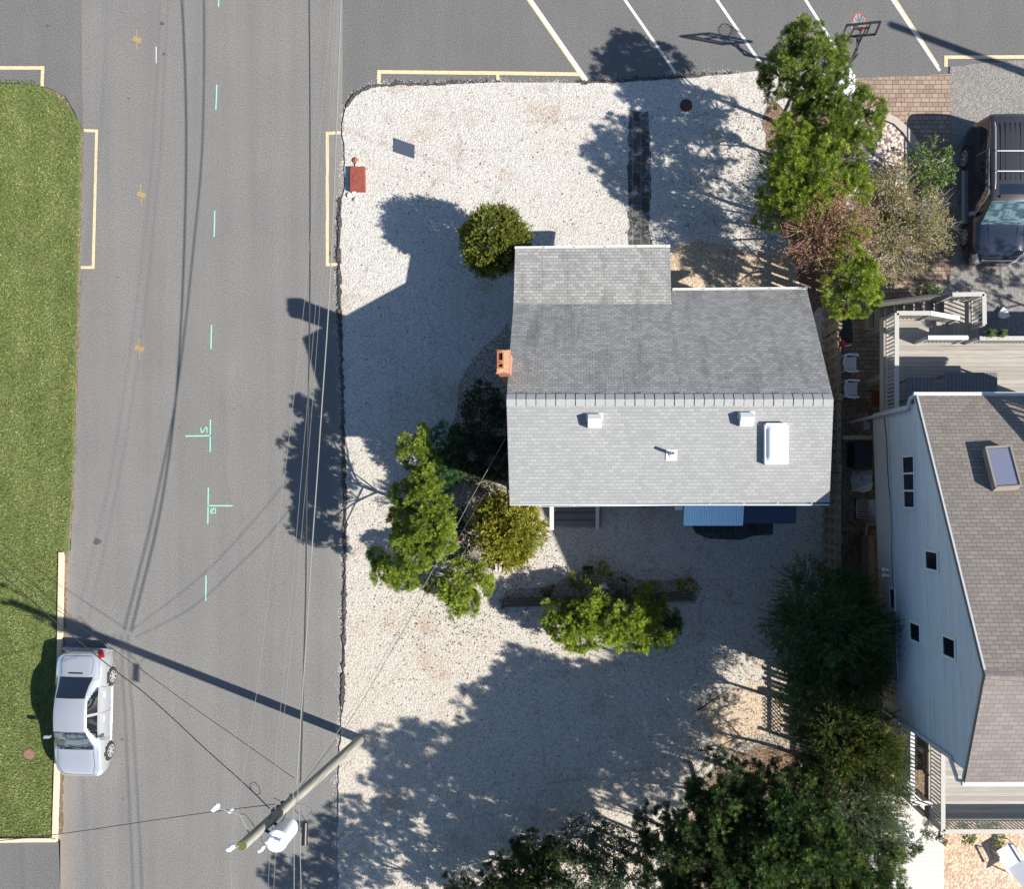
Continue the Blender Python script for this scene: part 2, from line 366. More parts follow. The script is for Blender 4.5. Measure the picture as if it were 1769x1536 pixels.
MT['rim'] = plain('alloy_rim', (.55, .56, .57), .3, .6, .05)
MT['tail_red'] = plain('tail_lamp', (.25, .006, .01), .15, 0, .05)
MT['lamp'] = plain('lamp_lens', (.62, .64, .66), .1, .2, .05)
MT['amber'] = plain('amber_lens', (.65, .22, .05), .2)
MT['tarp'] = plain('grey_tarp', (.42, .45, .48), .6, 0, .1)
MT['redwood'] = plain('red_chair_wood', (.22, .05, .02), .6)
MT['magenta'] = plain('magenta_flower', (.45, .03, .22), .6)
MT['redplastic'] = plain('red_plastic', (.55, .03, .06), .4)
MT['stone'] = plain('pale_stone', (.62, .60, .57), .9, 0, .08, 6)
MT['wire_black'] = plain('black_wire', (.03, .03, .03), .6)
MT['wire_grey'] = plain('aluminium_wire', (.17, .168, .16), .7, .0)

# ------------------------------------------------------------------ ground, road, yards
def G(pts, h=0.0): return [tuple(P(x, y, h))[:2] for x, y in pts]
def sheet(name, pts, z0, z1, m, parent=None, kind='structure'):
    o = MB().prism(G(pts), z0, z1).build(name, m, parent)
    if kind and parent is None: o['kind'] = kind
    return o
def wobble(pts, amp=2.5, step=14, seed=1):
    rr = random.Random(seed); out = []
    for i in range(len(pts)-1):
        (x0, y0), (x1, y1) = pts[i], pts[i+1]; d = math.hypot(x1-x0, y1-y0); n = max(1, int(d/step))
        for k in range(n):
            t = k/n; out.append((x0+(x1-x0)*t+rr.uniform(-amp, amp), y0+(y1-y0)*t+rr.uniform(-amp, amp)))
    out.append(pts[-1]); return out
g_ = MB().box(-300, 300, -300, 300, -.6, -.05).build('ground', MT['soil']); g_['kind'] = 'structure'

LEFT = [(108, 3000), (104, 1536), (101, 1445), (106, 1180), (108, 960), (122, 950), (125, 880), (131, 700), (135, 480), (140, 350), (143, 225), (141, 110), (136, -1200)]
YW = [(592, 3000), (585, 1536), (584, 1400), (589, 1260), (596, 1100), (598, 900), (596, 760), (592, 640), (589, 520), (587, 420), (590, 345), (597, 330), (597, 290), (592, 215)]
YN = [(597, 190), (612, 166), (640, 150), (700, 146), (760, 147), (860, 143), (1000, 144), (1060, 141), (1120, 137), (1180, 134), (1260, 129), (1315, 122)]
road = sheet('road', LEFT+[(592, -1200), (592, 215)]+YW[::-1][1:], -.3, 0, MT['road'])
lot = sheet('parking_lot', [(592.3, -1200), (592.3, 215)]+YN+[(1466, 122), (1470, 136), (1640, 128), (1640, 116), (1700, 108), (1769, 104), (3400, 70), (3400, -1200)], -.3, .004, MT['lot'])
lotw = sheet('side_lot', [(-1500, -1200), (135.7, -1200), (140.7, 110), (142.5, 225), (130, 195), (112, 165), (80, 150), (30, 143), (-1500, 143)], -.3, .004, MT['lot'])
yardW = wobble(YW, 1.6, 10, 3)
gy = sheet('gravel_yard', yardW+YN+[(1466, 122), (1470, 150), (1480, 300), (1452, 540), (1452, 3000)], -.3, .05, MT['shell'])
sd = sheet('side_yard', [(1452.3, 3000), (1452.3, 690), (1560, 690), (1560, 700), (3400, 700), (3400, 3000)], -.3, .04, MT['soil'])
bank = sheet('soil_bank', wobble([(1130, 3000), (1165, 1440), (1200, 1360), (1250, 1300), (1300, 1270), (1345, 1262), (1370, 1270), (1395, 1300)], 5, 18, 8)+[(1451, 1300), (1451, 3000)], .02, .056, MT['litter'])
bank2 = sheet('bare_soil', wobble([(1170, 3000), (1180, 1440), (1225, 1350), (1270, 1300), (1320, 1285), (1360, 1300), (1400, 1290), (1448, 1320)], 6, 16, 18)+[(1448, 3000)], .02, .0585, MT['litter2'])
bed2 = sheet('planting_strip', wobble([(860, 1040), (880, 1020), (960, 1012), (1000, 985), (1080, 990), (1130, 1005), (1200, 1000), (1215, 1020), (1200, 1042)], 4, 14, 9), .02, .055, MT['litter'])
bed3 = sheet('house_planting_bed', wobble([(720, 1010), (700, 960), (755, 880), (770, 815), (800, 640), (880, 560), (900, 850), (890, 930), (860, 990), (800, 1010), (720, 1010)], 4, 14, 19), .02, .054, MT['litter'])
pdr = sheet('paver_driveway', [(1470.3, 136.3), (1640, 128), (1643, 300), (1645, 480), (1600, 500), (1560, 560), (1560, 689), (1452.6, 689), (1452.6, 540), (1480.4, 300)], -.3, .045, MT['paver'])
gdr = sheet('gravel_driveway', wobble([(1640.5, 128), (1640, 116), (1700, 109), (1769, 104)], .8, 12)+[(3400, 71), (3400, 699.7), (1560.5, 699.7), (1560.5, 560), (1600.5, 500), (1645.5, 480), (1643.5, 300)], -.3, .038, MT['drive'])
lawn = sheet('lawn', [(-1500, 146), (30, 146), (62, 148)]+[(88, 158), (108, 172), (124, 190), (135, 208), (141, 225)]+wobble([(141, 225), (136, 480), (131, 700), (124, 880), (118, 955)], 1.2, 8, 5)+[(108, 962), (104, 1180), (97, 1444), (-1500, 1446)], -.3, .045, MT['grass_base'])
pgr = sheet('pink_gravel_bed', [(1627.5, 1400), (3400, 1400), (3400, 3000), (1627.5, 3000)], -.2, .07, MT['pink'])
MT['sand'] = gravel('tan_sandy_gravel', (.50, .415, .31), (.22, .16, .11), (.92, .85, .78), 26, .5, .022, (.22, .12, .06))
sheet('sandy_patch', wobble([(1158, 432), (1200, 415), (1260, 425), (1310, 440), (1345, 432), (1380, 450), (1400, 500), (1400, 545), (1158, 545), (1158, 432)], 4, 8, 39), .02, .0545, MT['sand'])
sheet('sandy_patch', wobble([(1205, 1225), (1240, 1195), (1290, 1185), (1350, 1180), (1405, 1190), (1412, 1300), (1330, 1310), (1270, 1320), (1225, 1270), (1205, 1225)], 5, 8, 40), .02, .0542, MT['sand'])
bed4 = sheet('pine_litter_bed', wobble([(1318, 200), (1330, 175), (1360, 190), (1440, 180), (1468, 200), (1468, 300), (1450, 530), (1400, 540), (1385, 500), (1370, 440), (1340, 380), (1330, 300), (1322, 250), (1318, 200)], 6, 14, 29), .02, .0555, MT['litter2'])
# path of dark slabs and the patio under the awning
sheet('slab_path', wobble([(1087, 198), (1090, 193), (1118, 194), (1122, 215), (1123, 300), (1122, 380), (1125, 440), (1087, 440), (1086, 380), (1085, 300), (1086, 240), (1088, 200)], 2.6, 9, 4), .03, .058, MT['slab_path'])
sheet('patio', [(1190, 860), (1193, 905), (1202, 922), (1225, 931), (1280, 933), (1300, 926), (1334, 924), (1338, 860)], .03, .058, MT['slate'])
# shoulder of the road, kerb and berm
def ribbon(name, pts, w, z0, z1, m, seed=2, amp=.3, kind='structure', parent=None):
    rr = random.Random(seed); P3 = [Vector(p+(0,)) for p in G(pts)]; L = []; Rr = []
    for i, p in enumerate(P3):
        d = (P3[min(i+1, len(P3)-1)]-P3[max(i-1, 0)]).normalized(); n = Vector((-d.y, d.x, 0)); k = w*(1+rr.uniform(-amp, amp))/2
        L.append((p+n*k)[:2]); Rr.append((p-n*k)[:2])
    o = MB().prism(L+Rr[::-1], z0, z1).build(name, m, parent)
    if parent is None and kind: o['kind'] = kind
    return o
ribbon('road_shoulder', [(127, 225), (134, 480), (128, 700), (122, 880), (113, 960)], 0, 0, 0, MT['edge']) if False else None
b1 = wobble([(590, 342), (586, 420), (588, 520), (592, 640), (595, 760), (598, 900), (596, 1100), (592, 1230)], 1.0, 6, 11)
ribbon('berm', b1, .09, -.1, .062, MT['kerb_dark'], 4, .95)
b2 = wobble([(600, 184), (614, 164), (642, 150), (700, 146.5), (770, 147)], .8, 6, 12)
ribbon('berm', b2, .08, -.1, .065, MT['kerb_dark'], 5, .5)
b3 = wobble([(1005, 144), (1060, 141), (1120, 137), (1180, 134), (1215, 131)], .8, 6, 13)
ribbon('berm', b3, .09, -.1, .065, MT['kerb_dark'], 6, .5)
ribbon('lawn_edge', wobble([(140, 226), (135, 480), (130, 700), (123, 880), (116, 956)], .8, 7, 14), .12, -.1, .03, MT['soil'], 7, .6)
ribbon('gutter_dirt', wobble([(112, 960), (109, 1180), (104, 1442)], .6, 9, 15), .16, -.1, .006, MT['soil'], 8, .5)
kb = ribbon('kerb', [(108.5, 954), (106, 1100), (103, 1250), (99, 1380), (97, 1448)], .15, -.1, .13, MT['kerb'], 1, 0)
kb2 = ribbon('kerb', [(99.6, 1450), (60, 1450), (0, 1451), (-400, 1455)], .14, -.1, .13, MT['kerb'], 1, 0)
sheet('south_strip', [(-1500, 1449), (96, 1449), (104, 1452), (108, 3000), (-1500, 3000)], -.3, .0, MT['lot'])
# painted markings, parts of the surface they are painted on
def stripe(parent, name, m, pts, w, z):
    P3 = [Vector(p+(0,)) for p in G(pts)]; mb = MB()
    for a, b in zip(P3[:-1], P3[1:]):
        d = (b-a).normalized(); n = Vector((-d.y, d.x, 0))*w/2; a2 = a-d*w/2; b2 = b+d*w/2
        mb.add([(a2+n)[:2]+(z,), (a2-n)[:2]+(z,), (b2-n)[:2]+(z,), (b2+n)[:2]+(z,)], [(0, 1, 2, 3)])
    # keep joints flush but not coplanar
    for k in range(1, len(P3)-1):
        for j in range(4): q = mb.v[k*4+j]; mb.v[k*4+j] = (q[0], q[1], z+.0015*k)
    o = mb.build(name, m, parent); return o
stripe(road, 'yellow_box_line', MT['yellow'], [(586, 229), (565.5, 230), (565.5, 457), (584, 457)], .11, .004)
stripe(road, 'yellow_box_line', MT['yellow'], [(146, 225), (167, 226), (161, 462), (142, 462)], .10, .004)
stripe(lotw, 'yellow_box_line', MT['yellow'], [(-300, 117), (74, 117), (73, 146)], .12, .010)
stripe(lot, 'yellow_box_line', MT['yellow'], [(655, 141), (655, 124), (858, 126), (1000, 128)], .13, .010)
stripe(lot, 'yellow_box_line', MT['yellow'], [(860, 129.5), (860, 143)], .11, .009)
def slope(x0, y0, x1, y1, t=-350): k = (x1-x0)/(y1-y0); return [(x0+k*(t-y0), t), (x1, y1)]
for x0, x1, y1, m, w in ((917, 1013, 138, 'white_line', .13), (1080, 1166, 124, 'white_line', .10), (1239, 1312, 106, 'white_line', .10),
                         (1392, 1470, 124, 'white_line', .10), (1542, 1622, 120, 'white_line', .10)):
    stripe(lot, 'parking_stripe', MT[m], slope(x0, 0, x1, y1), w, .009)
stripe(lot, 'yellow_stripe', MT['yellow'], slope(912.5, 0, 1008, 138), .07, .0075)
stripe(lot, 'yellow_stripe', MT['yellow'], slope(1547.5, 0, 1620, 113), .09, .0075)
stripe(lot, 'yellow_box_line', MT['yellow'], [(1634, 112), (1634, 98.5), (1769, 98), (2400, 90)], .12, .010)
for pts in ([(378, -6), (377.5, 10)], [(374.5, 147), (374, 168), (373, 188)], [(371, 365), (370.5, 390), (370, 408)], [(365.5, 562), (364.5, 602)],
            [(356, 996), (355.5, 1037)], [(363.5, 726), (363, 780)], [(321, 753.5), (363, 753)], [(360, 844), (359, 904)], [(360, 874), (401, 874)]):
    stripe(road, 'green_survey_mark', MT['green_spray'], pts, .045, .005)
for q in ([(297, 160), (305, 213), (322, 222), (345, 187), (368, 146), (388, 158), (383, 224)],
          [(455, 1282), (433, 1310), (440, 1350), (457, 1343), (467, 1300), (483, 1276), (502, 1288), (505, 1343), (478, 1351)]):
    stripe(road, 'green_letter_s', MT['green_spray'], [(310+x/8.08, 720+y/8.08) for x, y in q], .035, .0055)
for x, y in ((236, 68), (243, 336), (240, 602)):
    stripe(road, 'orange_survey_mark', MT['orange_spray'], [(x, y-17), (x+1, y+17)], .045, .005)
    stripe(road, 'orange_survey_mark', MT['orange_spray'], [(x-2.5, y-1), (x+4, y+1)], .17, .0065)
stripe(road, 'white_tick', MT['white_line'], [(270, 81), (270, 108)], .035, .005)

# lids
def lid(px, py, r, label, m, z):
    o = MB().cyl(P(px, py), r, -.05, z, 24).cyl(P(px, py), r*.8, z, z+.012, 24).build('manhole_cover', m, None, loc=P(px, py)); tag(o, label, 'manhole cover')
lid(52, 1302, .19, 'round brown utility lid sunk in the lawn by the silver car', plain('brown_lid', (.20, .105, .075), .8), .075)
lid(1185, 183, .22, 'round dark rusty cap in the gravel near the parking lot', plain('dark_rust_lid', (.07, .028, .022), .8), .085)

# concrete edging and river-rock bed by the driveway
sheet('river_rock_bed', [(1470, 205), (1515, 208), (1545, 218), (1565, 238), (1578, 262), (1588, 290), (1570, 345), (1475, 345)], .0, .075, MT['river'])
ed = [(1500, 196), (1520, 200), (1545, 211), (1563, 228), (1576, 247), (1588, 270), (1592, 290)]
e_ = ribbon('stone_edging', ed, .26, 0, .14, MT['concrete'], 2, .05, None); tag(e_, 'curved tan stone edging around the river rock bed', 'edging')

# ------------------------------------------------------------------ the grey house in the middle
def HP(px, py, h): return P(px, py, h)
house = thing('grey_house', 'grey shingled saltbox house with brick chimney in the white gravel yard', 'house', P(1150, 700, 0))
hr, hk, hn, he, hs = 6.3, 3.35, 3.15, 2.87, 5.4
RL, RR_ = HP(875, 690, hr), HP(1440, 690, hr)
KL, KR = HP(887, 525, hk), HP(1160, 525, hk)
NL, NR = HP(890, 430, hn), HP(1157, 427, hn)
ER0, ER1 = HP(1160, 502, he), HP(1394, 500, he)
SL, SR = HP(880.5, 872.5, hs), HP(1433, 868, hs)
# north slope: continuous plane, cut to the wing on the left
mb = MB(); mb.slab([KL, KR, HP(1160, 690, hr), RL], .10)
k2 = KR+(KL-KR)*0
mb.slab([ER0, ER1, RR_, HP(1160, 690, hr)], .10)
mb.build('north_roof', MT['roof_n'], house)
MB().slab([NL, NR, KR, KL], .10).build('wing_roof', MT['roof_n'], house)
MB().slab([SL, RL, RR_, SR][::-1], .10).build('south_roof', MT['roof_s'], house)
MB().slab([RL+Vector((.02, .178, -.136)), RL+Vector((.02, 0, .004)), RR_+Vector((-.02, 0, .004)), RR_+Vector((-.02, .178, -.136))], .008).build('ridge_gap_shade', MT['black'], house)  # black strip that paints the shade in the gaps between the ridge caps
rc = MB(); n = 33
for i in range(n):
    a = RL.lerp(RR_, i/n); b = RL.lerp(RR_, min(1, (i+.90)/n)); j = random.uniform(-.006, .006)
    for sgn, drop, w in ((1, .13, .17), (-1, .055, .19)):
        o0 = Vector((0, sgn*w, -drop)); z = Vector((0, 0, .012+.010*(i % 2)+j))
        rc.slab([a+z, b+z+Vector((0, 0, .012)), b+o0+z+Vector((0, 0, .012)), a+o0+z], .012)
rc.build('ridge_cap', MT['ridge'], house)
# walls
x0, x1 = SL.x+.22, SR.x-.25; yS, yR, yK, yN, yE = SL.y+.28, RL.y, KL.y, NL.y-.28, ER0.y-.3
w = MB()
def gable(mb, x, prof, t=.15, mi=0):
    n = len(prof); vs = [(x, y, z) for y, z in prof]+[(x+t, y, z) for y, z in prof]
    mb.add(vs, [tuple(range(n)), tuple(reversed(range(n, 2*n)))]+[(i, n+i, n+(i+1) % n, (i+1) % n) for i in range(n)], mi)
def zN(y): return he+(hr-he)*(ER0.y-y)/(ER0.y-yR)-.14
def zS(y): return hs+(hr-hs)*(y-SL.y)/(yR-SL.y)-.13
gable(w, x0, [(yS, 0), (yS, zS(yS)), (yR, hr-.16), (yK, hk-.13), (yN, hn-.12), (yN, 0)])
gable(w, x1-.15, [(yS, 0), (yS, zS(yS)), (yR, hr-.16), (yE, zN(yE)), (yE, 0)])
w.box(x0+.15, x1-.15, yS, yS+.15, 0, zS(yS)-.02); w.box(x0+.15, NR.x-.2, yN-.15, yN, 0, hn-.13)
w.box(NR.x-.35, NR.x-.2, yE, yN-.15, 0, he-.2); w.box(NR.x-.2, x1-.15, yE-.15, yE, 0, zN(yE)-.06)
w.build('wall', MT['siding'], house)
fs = MB(); fs.box(SL.x, SR.x, SL.y-.02, SL.y+.02, hs-.2, hs-.02); fs.build('fascia', MT['trim'], house)
def gutter(a, b, name='gutter'):
    m_ = MB(); a = Vector(a); b = Vector(b); d = (b-a).normalized(); s = Vector((-d.y, d.x, 0))*.035
    m_.beam(a+Vector((0, 0, -.11)), b+Vector((0, 0, -.11)), .07, .012); m_.beam(a+s+Vector((0, 0, -.055)), b+s+Vector((0, 0, -.055)), .012, .10)
    m_.beam(a-s+Vector((0, 0, -.055)), b-s+Vector((0, 0, -.055)), .012, .10)
    k = int((b-a).length/.9)
    for i in range(k+1): p = a.lerp(b, i/max(k, 1)); m_.beam(p-s+Vector((0, 0, -.012)), p+s+Vector((0, 0, -.012)), .03, .01)
    return m_.build(name, MT['gutter'], house)
o = Vector((0, .045, 0))
gutter(NL+o, NR+o); gutter(ER0+o+Vector((.05, 0, 0)), ER1+o); gutter(SL-o*.35+Vector((.9, 0, -.03)), HP(1403, 868.5, hs)-o*.35+Vector((0, 0, -.03)))
# gable windows and doors
for (ya, za, wy, hz) in ((yS+1.3, 3.4, .8, .9), (yR+.6, 1.1, .8, 1.1), (yK+.2, 1.1, .8, 1.1)):
    wd = MB(); wd.box(x0-.03, x0+.01, ya-wy/2-.06, ya+wy/2+.06, za-.06, za+hz+.06); f_ = wd.build('window', MT['gutter'], house)
    MB().box(x0-.036, x0-.031, ya-wy/2, ya+wy/2, za, za+hz).build('pane', MT['glass_dark'], f_)
for (xa, za, wx, hz) in ((P(990, 0).x, .6, .9, 2.0), (P(1100, 0).x, 1.2, 1.2, 1.1), (P(1250, 0).x, .15, 1.6, 2.0), (P(1100, 0).x, 3.6, 1.2, .9), (P(1300, 0).x, 3.6, 1.2, .9)):
    wd = MB(); wd.box(xa-wx/2-.06, xa+wx/2+.06, yS-.03, yS+.01, za-.06, za+hz+.06); f_ = wd.build('door' if za < 1 else 'window', MT['gutter'], house)
    MB().box(xa-wx/2, xa+wx/2, yS-.036, yS-.031, za+.02, za+hz).build('pane', MT['glass_dark'], f_)
# chimney
ct = 6.5; cA, cB = HP(856.5, 603.5, ct), HP(881, 645, ct)
cx, cy = (cA.x+cB.x)/2, (cA.y+cB.y)/2; sx, sy = (cB.x-cA.x)/2, (cA.y-cB.y)/2
ch = MB().box(cx-sx+.03, cx+sx-.03, cy-sy+.03, cy+sy-.03, 0, ct-.2).box(cx-sx, cx+sx, cy-sy, cy+sy, ct-.2, ct-.05).build('chimney', MT['brick'], house)
MB().slab([(cx-sx+.03, cy-sy+.03, ct), (cx+sx-.03, cy-sy+.03, ct), (cx+sx-.03, cy+sy-.03, ct), (cx-sx+.03, cy+sy-.03, ct)], .049).build('crown', MT['mortar'], ch)
for (py0, py1) in ((608, 625), (627, 637)):
    a, b = HP(859, py0, ct), HP(870.5, py1, ct); fl = MB(); t = .035
    for q in ((a.x, b.x, a.y-t, a.y), (a.x, b.x, b.y, b.y+t), (a.x, a.x+t, b.y+t, a.y-t), (b.x-t, b.x, b.y+t, a.y-t)): fl.box(*q, ct+.001, ct+.06)
    f_ = fl.build('flue', MT['flue'], ch); MB().box(a.x+t, b.x-t, b.y+t, a.y-t, ct+.002, ct+.006).build('flue_hole', MT['black'], f_)
# roof furniture on the south slope
def onS(px, py, up=0.0):
    h = hs
    for _ in range(12):
        p = P(px, py, h); h = hs+(hr-hs)*(p.y-SL.y)/(yR-SL.y)
    return P(px, py, h)+Vector((0, 0, up))
for px, py in ((1027, 728), (1288, 725)):
    a = onS(px, py, .01); m_ = MB(); s = .19
    m_.slab([a+Vector((-s*1.25, -s*1.35, -.12)), a+Vector((s*1.25, -s*1.35, -.12)), a+Vector((s*1.25, s*1.2, .075)), a+Vector((-s*1.25, s*1.2, .075))], .02)
    zb = a.z
    vs = [a+Vector(q) for q in ((-s, -s, -.08), (s, -s, -.08), (s, s, .05), (-s, s, .05), (-s, -s, .16), (s, -s, .16), (s, s*.25, .30), (-s, s*.25, .30), (s, s, .16), (-s, s, .16))]
    m_.add(vs, [(0, 1, 5, 4), (4, 5, 6, 7), (7, 6, 8, 9), (9, 8, 2, 3), (1, 2, 8, 6, 5), (0, 4, 7, 9, 3)])
    m_.build('roof_vent', MT['gutter'], house)
a = onS(1160, 784)
m_ = MB().cyl(a, .11, a.z-.02, a.z+.06, 16, .07).tube([a+Vector((0, 0, .06)), a+Vector((0, 0, .42))], .045, 12)
m_.slab([a+Vector((-.16, -.2, -.045)), a+Vector((.16, -.2, -.045)), a+Vector((.16, .12, .05)), a+Vector((-.16, .12, .05))], .015)
vp = m_.build('vent_pipe', MT['gutter'], house, True); MB().cyl(a, .036, a.z+.421, a.z+.425, 12).build('pipe_hole', MT['black'], vp)
q = [onS(1321, 801, 0), onS(1357, 801, 0), onS(1357, 734, 0), onS(1321, 734, 0)]
fr = MB(); up = Vector((0, 0, .17))
for i in range(4): a, b = q[i]+up*.5, q[(i+1) % 4]+up*.5; fr.beam(a, b, .07, .17)
sk = fr.build('skylight', MT['gutter'], house)
gm = MB(); nx, ny = 12, 18; c0 = [p+up*.9 for p in q]
for j in range(ny+1):
    for i in range(nx+1):
        u, v = i/nx, j/ny; p = (c0[0].lerp(c0[1], u)).lerp(c0[3].lerp(c0[2], u), v)
        e = min(1, 5*min(u, 1-u))*min(1, 6*min(v, 1-v)); gm.v.append(tuple(p+Vector((0, 0, .012+.10*math.sin(e*math.pi/2)))))
for j in range(ny):
    for i in range(nx): k = j*(nx+1)+i; gm.f.append((k, k+1, k+nx+2, k+nx+1)); gm.m.append(0)
gm.build('dome', MT['dome'], sk, True)
# entrance steps on the south side
st = thing('entry_steps', 'grey wooden entry steps with pale side rail under the south eave of the grey house', 'steps', P(995, 890))
xs0, xs1 = P(957, 0, .6).x, P(1030, 0, .6).x
for i in range(4):
    y1 = yS-.02-.0-.28*i; MB().box(xs0, xs1+.2, y1-.30, y1, .62-.16*i, .66-.16*i).build('tread', MT['step'], st)
    MB().box(xs0, xs1+.2, y1-.27, y1-.25, .46-.16*i, .62-.16*i).build('riser', MT['step'], st)
zr_ = 1.3
for xa, mm, ww in ((P(953, 0, zr_).x, 'rail_white', .14), (P(1032, 0, zr_).x, 'rail', .12)):
    MB().beam((xa, yS-.05, 1.35), (xa, P(0, 916, 1.2).y, 1.2), ww, .04).build('handrail', MT[mm], st)
    ps = MB()
    for yy in (yS-.1, P(0, 913, 1.1).y): MB().box(xa-.04, xa+.04, yy-.04, yy+.04, 0, 1.17).build('post', MT['rail'], st)
# awning
za = 2.5; A0, A1 = HP(1180.5, 908.5, za-.15), HP(1283, 908, za-.15); top = yS-.0
aw = thing('corrugated_awning', 'pale blue corrugated awning over the patio door of the grey house', 'awning', (A0.x, yS, 0))
m_ = MB(); n = 96
for i in range(n+1):
    x = A0.x+(A1.x-A0.x)*i/n; dz = .014*math.cos(2*math.pi*i/4.0)
    for y, z in ((A0.y, za-.15), (top, za+.15)):
        m_.v.append((x, y, z+dz))
        m_.v.append((x, y, z+dz-.012))
for i in range(n):
    k = i*4; m_.f += [(k, k+4, k+6, k+2), (k+1, k+3, k+7, k+5), (k, k+1, k+5, k+4), (k+2, k+6, k+7, k+3)]; m_.m += [0]*4
m_.build('panel', MT['awning'], aw)
for xx in (A0.x+.05, A1.x-.05): MB().beam((xx, yS-.02, 1.9), (xx, A0.y+.05, za-.2), .04, .04).build('bracket', MT['galv'], aw)
B1 = HP(1375, 905, 2.0)
sc = thing('navy_awning', 'dark navy flat awning beside the pale blue corrugated one', 'awning', (A1.x, yS, 0))
MB().slab([(A1.x+.02, B1.y, 1.95), (B1.x, B1.y, 1.95), (B1.x, yS, 2.15), (A1.x+.02, yS, 2.15)], .04).build('panel', MT['awning_dark'], sc)
for xx in (A1.x+.1, B1.x-.06): MB().beam((xx, yS-.02, 1.6), (xx, B1.y+.05, 1.9), .04, .04).build('bracket', MT['galv'], sc)

# ------------------------------------------------------------------ the neighbour's raised house
nb = thing('raised_house', 'pale blue raised beach house with brown shingle roof and deck on the right', 'house', P(1600, 960))
hz0, hNe, hRi, hSe = 2.1, 5.8, 9.26, 8.0
def gp(px, py, h): return P(px, py, h)
nNe, nRi, nSe = gp(1583, 684, hNe), gp(1702, 1168, hRi), gp(1667, 1352, hSe)
XE = 16.64  # the east end, outside the photograph
mb = MB(); mb.slab([nNe, nRi, (XE, nRi.y, hRi), (XE, nNe.y, hNe)], .12); mb.build('north_roof', MT['roof_b'], nb)
mb = MB(); mb.slab([nSe, (XE, nSe.y, hSe), (XE, nRi.y, hRi), nRi], .12); mb.build('south_roof', MT['roof_b2'], nb)
mb = MB(); dxr = .27; n = int((XE-nRi.x)/dxr)
for i in range(n):
    xa, xb = nRi.x+i*dxr, nRi.x+(i+1.1)*dxr; z = hRi+.02+.008*(i % 2)
    mb.slab([(xa, nRi.y, z), (xb, nRi.y, z+.012), (xb, nRi.y-.2, z-.075), (xa, nRi.y-.2, z-.087)], .012)
    mb.slab([(xa, nRi.y, z), (xa, nRi.y+.2, z-.125), (xb, nRi.y+.2, z-.113), (xb, nRi.y, z+.012)], .012)
mb.build('ridge_cap', MT['roof_b2'], nb)
def xw(y):  # west wall line (slightly turned)
    return (nNe.x+.10)+(nSe.x-nNe.x)*(nNe.y-y)/(nNe.y-nSe.y)
yn_, ys_ = nNe.y-.18, nSe.y+.25
def zroof(y): return (hNe+(hRi-hNe)*(nNe.y-y)/(nNe.y-nRi.y) if y > nRi.y else hSe+(hRi-hSe)*(y-nSe.y)/(nRi.y-nSe.y))-.14
hb = 3.45
# roof balcony on the east end: its rail shades the corner of the north slope
rbx = MB().box(15.0, 16.5, -3.2, 1.65, 6.9, 7.0).build('balcony_floor', MT['wood_x'], nb)
MB().box(14.85, 15.2, -3.2, 1.70, 8.12, 8.2).build('balcony_rail', MT['rail'], nb)
bm = MB()
for k in range(11): bm.box(15.0+.14*k, 15.05+.14*k, 1.62, 1.68, 7.0, 8.1)
for k in range(30): bm.box(15.0, 15.05, -3.1+.16*k, -3.05+.16*k, 7.0, 8.1)
bm.box(15.0, 16.5, 1.6, 1.7, 8.1, 8.16); bm.build('balcony_balusters', MT['rail'], nb)
for c in ((15.1, 1.5), (16.4, 1.5)): MB().box(c[0]-.05, c[0]+.05, c[1]-.05, c[1]+.05, 6.2, 6.95).build('balcony_post', MT['rail'], nb)
def wall_part(prof, t=.15, off=0.0):
    n = len(prof); vs = [(xw(y)+off, y, z) for y, z in prof]+[(xw(y)+off+t, y, z) for y, z in prof]
    return MB().add(vs, [tuple(range(n)), tuple(reversed(range(n, 2*n)))]+[(i, n+i, n+(i+1) % n, (i+1) % n) for i in range(n)])
wall_part([(yn_, hz0), (ys_, hz0), (ys_, hb), (yn_, hb)][::-1], off=-.03).build('lower_wall', MT['siding_h'], nb)
wall_part([(yn_, hb), (yn_, zroof(yn_)), (nRi.y, hRi-.16), (ys_, zroof(ys_)), (ys_, hb)]).build('wall', MT['siding_v'], nb)
wl = MB(); wl.box(XE-.2, XE-.05, ys_+.15, yn_-.15, hz0+.2, 5.6); wl.box(xw(yn_)+.15, XE, yn_-.15, yn_, hz0, zroof(yn_)); wl.box(xw(ys_)+.15, XE, ys_, ys_+.15, hz0, zroof(ys_)); wl.box(xw(ys_)+.15, XE, ys_+.15, yn_-.15, hz0, hz0+.2)
wl.build('side_wall', MT['siding_v'], nb)
MB().beam((xw(yn_)-.02, yn_, hb), (xw(ys_)-.02, ys_, hb), .05, .07).build('belly_band', MT['trim'], nb)
rk = MB(); rk.beam(nNe+Vector((.03, 0, -.11)), nRi+Vector((.03, 0, -.11)), .05, .2); rk.beam(nRi+Vector((.03, 0, -.11)), nSe+Vector((.03, 0, -.11)), .05, .2); rk.build('rake_board', MT['trim'], nb)
mb = MB(); mb.beam(nNe+Vector((-.05, .06, -.08)), (XE, nNe.y+.06, hNe-.08), .11, .1); mb.build('gutter', MT['rail_white'], nb)
mb = MB(); mb.beam(nSe+Vector((-.05, -.06, -.08)), (XE, nSe.y-.06, hSe-.08), .11, .1); mb.build('gutter', MT['trim'], nb)
def spout(top, y, zb, zt):
    xx = xw(y)-.08; m_ = MB().tube([top, (top[0]-.02, top[1]-.05, top[2]-.25), (xx, y, zt), (xx, y, zb)], .055, 8); return m_.build('downspout', MT['trim'], nb)
spout((nNe.x, nNe.y+.02, hNe-.12), yn_-.12, .1, hNe-.7); spout((nSe.x, nSe.y-.02, hSe-.12), ys_+.12, 2.3, hSe-.9)
